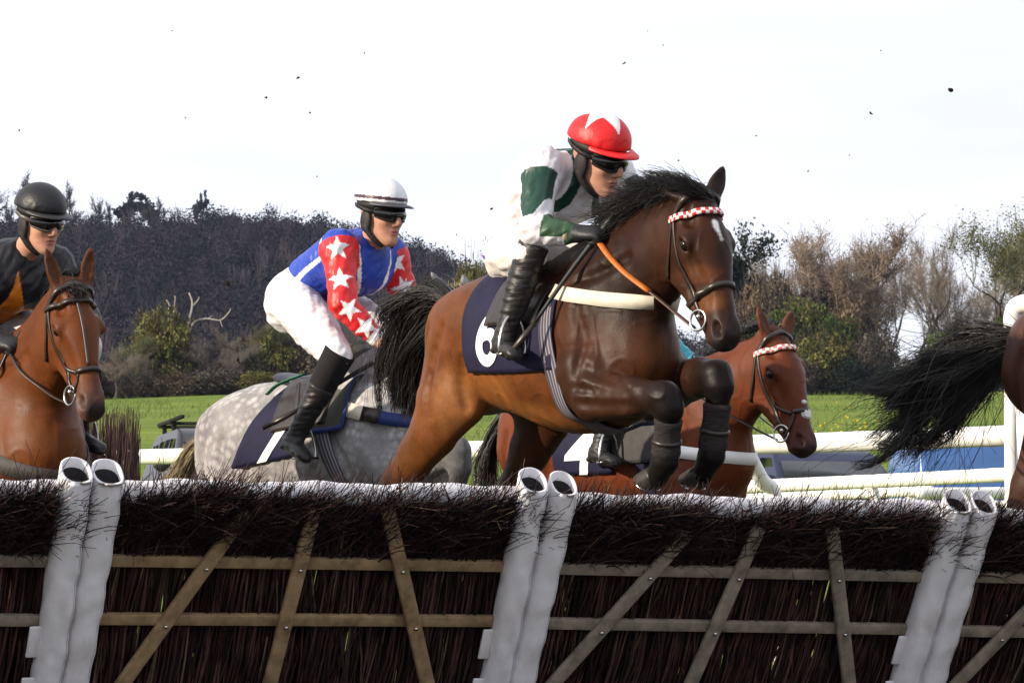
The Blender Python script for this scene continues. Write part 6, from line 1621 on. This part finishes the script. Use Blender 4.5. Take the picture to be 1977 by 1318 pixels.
# people by the cars
def bystander(label, loc, yaw, coat, seat=False):
    root = empty('person', mat=mat4(rot_of(yaw), np.asarray(loc, float))); tag(root, label, 'person')
    s = Sdf(); sk = (.48, .24, .16); tr = (.02, .022, .03)
    s.ell((0, 0, 1.62), (.095, .078, .12), None, .02, sk); s.ell((.05, 0, 1.55), (.05, .05, .06), None, .03, sk); s.chain([(.09, 0, 1.63, .013), (.108, 0, 1.59, .015)], .01, sk); s.chain([(0, 0, 1.42, .06), (0, 0, 1.52, .055)], .03, sk)
    s.chain([(0, 0, .95, .11, .16), (0, 0, 1.2, .11, .16), (0, 0, 1.36, .11, .19)], .05, sk)
    for sg in (-1, 1):
        s.chain([(0, sg * .20, 1.38, .055), (-.02, sg * .26, 1.12, .045), (.06, sg * .25, .90, .032), (.08, sg * .25, .82, .035)], .03, sk)
        s.ell((.0, sg * .078, 1.61), (.02, .01, .03), None, .005, sk)
        s.chain([(0, sg * .09, .92, .09), (.01, sg * .10, .5, .06), (0, sg * .10, .08, .045), (.12, sg * .11, .04, .04)], .03, sk)
    s.mesh('body', .010, SKIN, root)
    q = Sdf(); q.chain([(0, 0, .85, .14, .19), (0, 0, 1.15, .13, .18), (0, 0, 1.37, .125, .21), (0, 0, 1.45, .08, .10)], .05, coat)
    for sg in (-1, 1): q.chain([(0, sg * .20, 1.38, .075), (-.02, sg * .26, 1.12, .062), (.05, sg * .25, .92, .045)], .04, coat)
    q.mesh('jacket', .012, SILK, root); q = Sdf()
    for sg in (-1, 1): q.chain([(0, sg * .09, .92, .11), (.01, sg * .10, .5, .075), (0, sg * .10, .10, .06)], .05, tr)
    q.mesh('trousers', .012, TWILL, root)
    q = Sdf(); q.ell((-.02, 0, 1.665), (.105, .088, .095), None, .02, (.03, .018, .012)); q.cut((.06, 0, 1.64), (.6, 0, -.6)); q.mesh('hair', .008, mat_plain('brown_hair', (.03, .018, .012), .6, .3, var=.3), root)
    return root
P_ = pt(1424, 906, 75); bystander('onlooker in blue jacket standing beside the dark car', (P_[0], P_[1], P_[2] - 1.62), math.radians(-75), (.03, .07, .20))
P_ = pt(383, 862, 61.0); bystander('onlooker in dark jacket standing behind the grey car', (P_[0] + .05, P_[1] + 4.5, P_[2] - 1.60 + .12), math.radians(-80), (.02, .02, .025))
# ------------------------------------------------------------------ the hurdle
TH = math.radians(28); E_ = np.array([math.cos(TH), math.sin(TH), 0]); NL = np.array([math.sin(TH), -math.cos(TH), 0]); AL = math.radians(27)
UPH = NL * math.sin(AL) + np.array([0, 0, 1]) * math.cos(AL)         # up the leaning face
NF = NL * math.cos(AL) - np.array([0, 0, 1]) * math.sin(AL)          # out of the face, towards the landing side
OH = np.array([0, 19.85, 0.0])
def HP(s, h, o=0.0): return OH + E_ * s + UPH * h + NF * o
def on_face(px, py, o=0.0):
    d = at(px, py, 1.0) - np.array([0, 0, CAM_Z]); c = np.array([0, 0, CAM_Z]); base = OH + NF * o
    p = c + d * (((base - c) @ NF) / (d @ NF)) - base
    return float(p @ E_), float(p @ UPH)
VINYL = mat_plain('white_vinyl', (.74, .72, .75), .42, .4, var=.10, nscale=9, bstr=.35, bdist=.012)
def vinyl_stains():
    nt = VINYL.node_tree; b = nt.nodes['Principled BSDF']; src = b.inputs['Base Color'].links[0].from_socket
    n = noise_node(nt, 5.0, 8, .7, (1, 1, .5)); r = ramp(nt, n.outputs['Fac'], [(.52, (1, 1, 1)), (.70, (.80, .77, .72))])
    m = nt.nodes.new("ShaderNodeMixRGB"); m.blend_type = 'MULTIPLY'; m.inputs['Fac'].default_value = 1; nt.links.new(src, m.inputs['Color1']); nt.links.new(r.outputs['Color'], m.inputs['Color2']); nt.links.new(m.outputs['Color'], b.inputs['Base Color'])
vinyl_stains()
INNER = mat_plain('dark_lining', (.022, .022, .026), .7, .3, var=.3)
TIMBER = mat_plain('hurdle_timber', (.27, .185, .10), .75, .2, var=.55, nscale=14, bstr=.5, bdist=.006, stretch=(1, 1, 1))
TIMBER2 = mat_plain('grey_timber', (.23, .19, .145), .8, .2, var=.55, nscale=14, bstr=.5, bdist=.006)
ROD = mat_tone('hazel_rods', .7, .2, var=.5, nscale=9, fine=60, bstr=.4, bdist=.003)
TIP = mat_tone('birch_tips', .7, .2, var=.5, nscale=12, fine=60, bstr=0)
def rod_tones(n, m, rs, base, pale=.05):
    k = np.array(base)[None] * (.25 + 1.5 * rs.rand(n, 1) ** 1.6); k[rs.rand(n) < pale] = (.16, .11, .07); return np.repeat(k, m * 3, 0)

def upright(root, O, top_px, bot_px, w, seed):
    """padded end post: a white vinyl sleeve, open at the top, with dark lining"""
    s1, h1 = on_face(*top_px, .05); s0, h0 = on_face(*bot_px, .05); k = (s1 - s0) / (h1 - h0); sb = s0 - k * (h0 - .02)
    A, B = HP(sb, .02, .05), HP(s1, h1, .05); d = unit(B - A); a = unit(E_ - d * (E_ @ d)); f = np.cross(a, d); f = f if f @ NF > 0 else -f
    L = np.linalg.norm(B - A); n, m = 26, 60; rs = np.random.RandomState(seed); V = []; ph = rs.rand(6) * 6.28
    for i in range(m):
        t = i / (m - 1); c = A + d * L * t + a * .004 * math.sin(t * 5 + ph[0]) + f * .003 * math.sin(t * 7 + ph[1])
        for j in range(n):
            an = 2 * math.pi * j / n; wr = .0024 * math.sin(t * 42 + 2.2 * math.sin(an * 2 + ph[2]) + ph[3]) * (1 if .2 < t < .97 else .3) + .0014 * math.sin(t * 95 + 3 * math.sin(an + ph[4])) * math.sin(t * 9 + ph[5]) ** 2
            rx, ry = w / 2 * (1.0 + .05 * math.sin(t * 3 + ph[1])), w * .47
            rr = abs(math.cos(an)) ** 2.6 + abs(math.sin(an)) ** 2.6; rr = rr ** (-1 / 2.6)
            cut = -.035 * math.sin(an) * 1.0 if i == m - 1 else 0
            V.append(c + a * (rx * rr * math.cos(an) + wr) + f * ((ry * rr + wr) * math.sin(an)) + d * cut * .9)
    V = np.array(V); q = [[i * n + j, i * n + (j + 1) % n, (i + 1) * n + (j + 1) % n, (i + 1) * n + j] for i in range(m - 1) for j in range(n)]
    b = MB(); ring = V[-n:]; ctr = ring.mean(0); lip = ctr + (ring - ctr) * .88 + d * .004; lip2 = ctr + (ring - ctr) * .86 - d * .035
    b.add(np.concatenate([V, lip, lip2]) - O, q + [[(m - 1) * n + j, (m - 1) * n + (j + 1) % n, m * n + (j + 1) % n, m * n + j] for j in range(n)] + [[m * n + j, m * n + (j + 1) % n, (m + 1) * n + (j + 1) % n, (m + 1) * n + j] for j in range(n)])
    o = b.build('padded_upright', VINYL, root, True)
    b = MB(); deep = ctr + (ring - ctr) * .80 - d * .12; mid = ctr + (ring - ctr) * .855 - d * .034
    b.add(np.concatenate([mid, deep, [deep.mean(0)]]) - O, [[j, (j + 1) % n, n + (j + 1) % n, n + j] for j in range(n)], [[2 * n, n + j, n + (j + 1) % n] for j in range(n)]); b.tube([ctr - d * .13 - O, ctr - d * .045 + a * .012 - O], .026, 10); b.build('lining', INNER, o, True)
    # stitched seam down the sleeve
    jj = int(n * .25) - 3; P = V.reshape(m, n, 3)[1:-1, jj]; N = np.array([unit(p - (A + d * ((p - A) @ d))) for p in P]); b = MB(); b.ribbon(P - O + N * .0005, N, .009, .0022); b.build('seam', VINYL, o, True)
    for hh in (.50, .30):
        c = A + d * (hh * L / 1.15) - a * w * .62 + f * .01; b = MB(); b.box(c - O, (.012, .05, .13), np.stack([f, a, d], 1)); b.build('fastening_flap', VINYL, o, bevel=.006)
    return o

def panel(label, left, right, stakes, rails, toprail, seed, timber):
    (lt, lb), (rt, rb) = left, right
    s0 = on_face(*lb, 0)[0]; s1 = on_face(*rt, 0)[0]
    O = HP((s0 + s1) / 2, 0); root = empty('hurdle', tuple(O)); tag(root, label, 'hurdle', 'birch hurdle panels side by side')
    upright(root, O, lt, lb, .118, seed); upright(root, O, rt, rb, .118, seed + 1)
    def slope(top, bot):
        a, b = on_face(*top), on_face(*bot); return lambda h: b[0] + (a[0] - b[0]) * (h - b[1]) / (a[1] - b[1])
    sl, sr = slope(lt, lb), slope(rt, rb)
    for (pa, pb, th) in rails:
        a, b_ = on_face(*pa, .03), on_face(*pb, .03); b = MB(); ha, hb = a[1], b_[1]; P0, P1 = HP(sl(ha) + .02, ha, .03), HP(sr(hb) - .02, hb, .03)
        nseg = 6; pts = [P0 + (P1 - P0) * t / nseg for t in range(nseg + 1)]
        b.bar(P0 - O, P1 - O, .030, th, up=UPH); b.build('rail', timber, root, bevel=.005)
    for (pa, pb) in stakes:
        a, b_ = on_face(*pa, .062), on_face(*pb, .062); k = (a[0] - b_[0]) / (a[1] - b_[1]); h0 = max(.04, b_[1] - .35); A, B = HP(b_[0] - k * (b_[1] - h0), h0, .062), HP(*a, .052)
        b = MB(); b.bar(A - O, B - O, .026, .060, up=np.cross(unit(B - A), NF)); st_ = b.build('stake', timber, root, bevel=.008)
        for (qa, qb, th) in rails:
            hr = (on_face(*qa)[1] + on_face(*qb)[1]) / 2; hr += (on_face(*qb)[1] - on_face(*qa)[1]) * 0
            t = (hr - h0) / (a[1] - h0)
            if 0 < t < 1: c = A + (B - A) * t + NF * .016; b = MB(); b.ball(c - O, (.009, .009, .009), 8); b.build('bolt', STEEL, st_, True)
    a, b_ = on_face(*toprail[0], -.02), on_face(*toprail[1], -.02); A, B = HP(sl(a[1]) - .05, a[1], -.02), HP(sr(b_[1]) + .05, b_[1], -.02)
    t = np.linspace(0, 1, 40); P = A + (B - A) * t[:, None] + UPH * (.006 * np.sin(t * 23 + seed))[:, None]; b = MB(); b.tube(P - UPH * .002 - O, .047 + .003 * np.sin(t * 61 + seed), 18); b.build('padded_top_rail', VINYL, root, True)
    # brush: upright rods below, a thick fringe of fine tips above, spilling over the rail
    rs = np.random.RandomState(seed * 3 + 1); ht = (a[1] + b_[1]) / 2
    n = 760; P = np.zeros((n, 6, 3)); gaps = rs.uniform(0, 1, 5)
    for k in range(n):
        u = rs.rand()
        if any(abs(u - g_) < .006 for g_ in gaps): u = rs.rand()
        le = rs.normal() * (.035 if rs.rand() < .85 else .16); o = rs.uniform(-.035, .012)
        for j in range(6):
            t_ = j / 5; h = .02 + t_ * (ht - .02) * rs.uniform(.97, 1.0); s_ = sl(h) + .03 + u * (sr(h) - sl(h) - .06) + le * (t_ - .5) + rs.normal() * .004
            P[k, j] = HP(s_, h, o + .02 * math.sin(t_ * 9 + k)) - O
    b = MB(); b.strands(P, rs.uniform(.0040, .0095, n), .0035); b.build('brush', ROD, root, True, cols=rod_tones(n, 6, rs, (.060, .028, .025)))
    n = 4600; P = np.zeros((n, 6, 3)); cl = rs.uniform(0, 1, 26); mss = rs.rand(n)
    for k in range(n):
        u = np.clip(cl[rs.randint(26)] + rs.normal() * .03, 0.0, 1.0) if mss[k] < .75 else rs.rand()
        h0 = ht - rs.uniform(.02, .27) ; o0 = rs.uniform(-.02, .035); d_ = np.array([rs.normal() * .30 + .30, rs.uniform(.55, 1.1), rs.uniform(-.05, .32)]); d_ /= np.linalg.norm(d_)
        L_ = rs.uniform(.10, .25) * (1.25 if rs.rand() < .08 else 1.0)
        lim = ht + .012 + .085 * max(0, .35 + .65 * math.sin(u * 33 + seed) * math.sin(u * 14 + 1)) * rs.rand() + .045 * mss[k] ** 8; L_ = min(L_, max(.05, (lim - h0) / d_[1]))
        cv = rs.normal(size=3) * .05
        for j in range(6):
            t_ = j / 5; s_ = sl(h0) + .0 + u * (sr(h0) - sl(h0)); P[k, j] = HP(s_ + d_[0] * L_ * t_ + cv[0] * t_ * t_, h0 + d_[1] * L_ * t_ + cv[1] * t_ * t_, o0 + d_[2] * L_ * t_ + .03 * t_ + cv[2] * t_ * t_) - O
    br = MB(); br.strands(P, rs.uniform(.0018, .0042, n), .0011); br.build('birch_fringe', TIP, root, True, cols=rod_tones(n, 6, rs, (.036, .017, .017), .03))
    # back layer that closes the view through the rods
    n = 330; P = np.zeros((n, 5, 3))
    for k in range(n):
        u = rs.rand(); le = rs.normal() * .06
        for j in range(5):
            t_ = j / 4; h = .02 + t_ * (ht - .03); P[k, j] = HP(sl(h) + .03 + u * (sr(h) - sl(h) - .06) + le * t_, h, -.07 + .01 * math.sin(k + t_ * 4)) - O
    b = MB(); b.strands(P, rs.uniform(.006, .011, n), .005); b.build('brush', ROD, root, True, cols=rod_tones(n, 5, rs, (.045, .022, .020)))
    return root
R_ = lambda l, r: (l, r)
panel('birch hurdle panel between the left and middle pairs of white padded posts', ((207, 912), (142, 1318)), ((1032, 928), (952, 1318)), [((478, 985), (238, 1318)), ((608, 985), (522, 1318)), ((750, 985), (825, 1318))], [((150, 1080), (1000, 1092), .046), ((150, 1193), (1000, 1198), .046)], ((220, 948), (1010, 958)), 3, TIMBER)
panel('birch hurdle panel between the middle and right pairs of white padded posts', ((1088, 933), (1000, 1318)), ((1848, 968), (1745, 1318)), [((1330, 1030), (1070, 1318)), ((1468, 1020), (1335, 1318)), ((1608, 1020), (1640, 1318))], [((1050, 1096), (1800, 1112), .046), ((1050, 1202), (1800, 1214), .046)], ((1090, 972), (1830, 988)), 13, TIMBER2)
panel('birch hurdle panel cut off by the left edge of the picture', ((-640, 884), (-690, 1318)), ((150, 909), (85, 1318)), [((-330, 985), (-520, 1318)), ((-210, 985), (-290, 1318)), ((-90, 985), (-30, 1318))], [((-600, 1078), (120, 1082), .046), ((-600, 1190), (120, 1197), .046)], ((-600, 940), (140, 948)), 23, TIMBER2)
panel('birch hurdle panel cut off by the right edge of the picture', ((1900, 970), (1795, 1318)), ((2600, 1003), (2500, 1318)), [((2130, 1030), (1850, 1318)), ((2250, 1030), (2120, 1318)), ((2380, 1030), (2400, 1318))], [((1850, 1112), (2540, 1126), .046), ((1850, 1217), (2540, 1228), .046)], ((1900, 1000), (2570, 1012)), 33, TIMBER2)

# ------------------------------------------------------------------ turf kicked up into the air
TURF = mat_plain('flying_mud', (.018, .013, .010), .9, .1, var=.4, nscale=60, bstr=.6, bdist=.004)
rs = np.random.RandomState(77)
CL = [(1833, 172, 5.5), (575, 149, 2.6), (514, 190, 2.2), (598, 218, 1.8), (1681, 219, 2.4), (1205, 122, 1.8), (950, 403, 2.4), (37, 252, 1.8), (441, 548, 3.4), (704, 103, 1.3), (357, 228, 1.3), (612, 341, 1.3), (460, 694, 2.6), (470, 655, 1.8), (462, 700, 2.0), (1310, 310, 1.6), (1460, 262, 1.4), (1560, 330, 1.4), (1770, 468, 1.6), (1280, 88, 1.1), (882, 452, 1.2), (1250, 60, 1.0), (1700, 98, 1.2), (333, 60, 1.1), (1490, 640, 2.0), (1502, 625, 1.6), (1640, 300, 1.2)]
for k, (px, py, r) in enumerate(CL):
    D = 20.5 + rs.rand() * 2.5; p = pt(px, py, D); R = r / FPX * D; q = Sdf()
    for j in range(4): q.ell(rs.normal(size=3) * R * .55, R * (.5 + .5 * rs.rand(3)), None, R * .3, (.02, .015, .01))
    o = q.mesh('turf_clod', R / 3.2 / VOX, TURF); o.location = tuple(p)
    big = {0: 'largest dark clod of turf flying alone high on the right', 1: 'dark clod of turf high in the sky above the white helmet', 6: 'dark clod of turf in the air just behind the leading jockey\'s back', 8: 'dark clod of turf flying before the wooded hill by the blue rider'}
    tag(o, big.get(k, 'tiny dark crumb of turf flying through the air'), 'turf clod', 'clods of turf in the air')
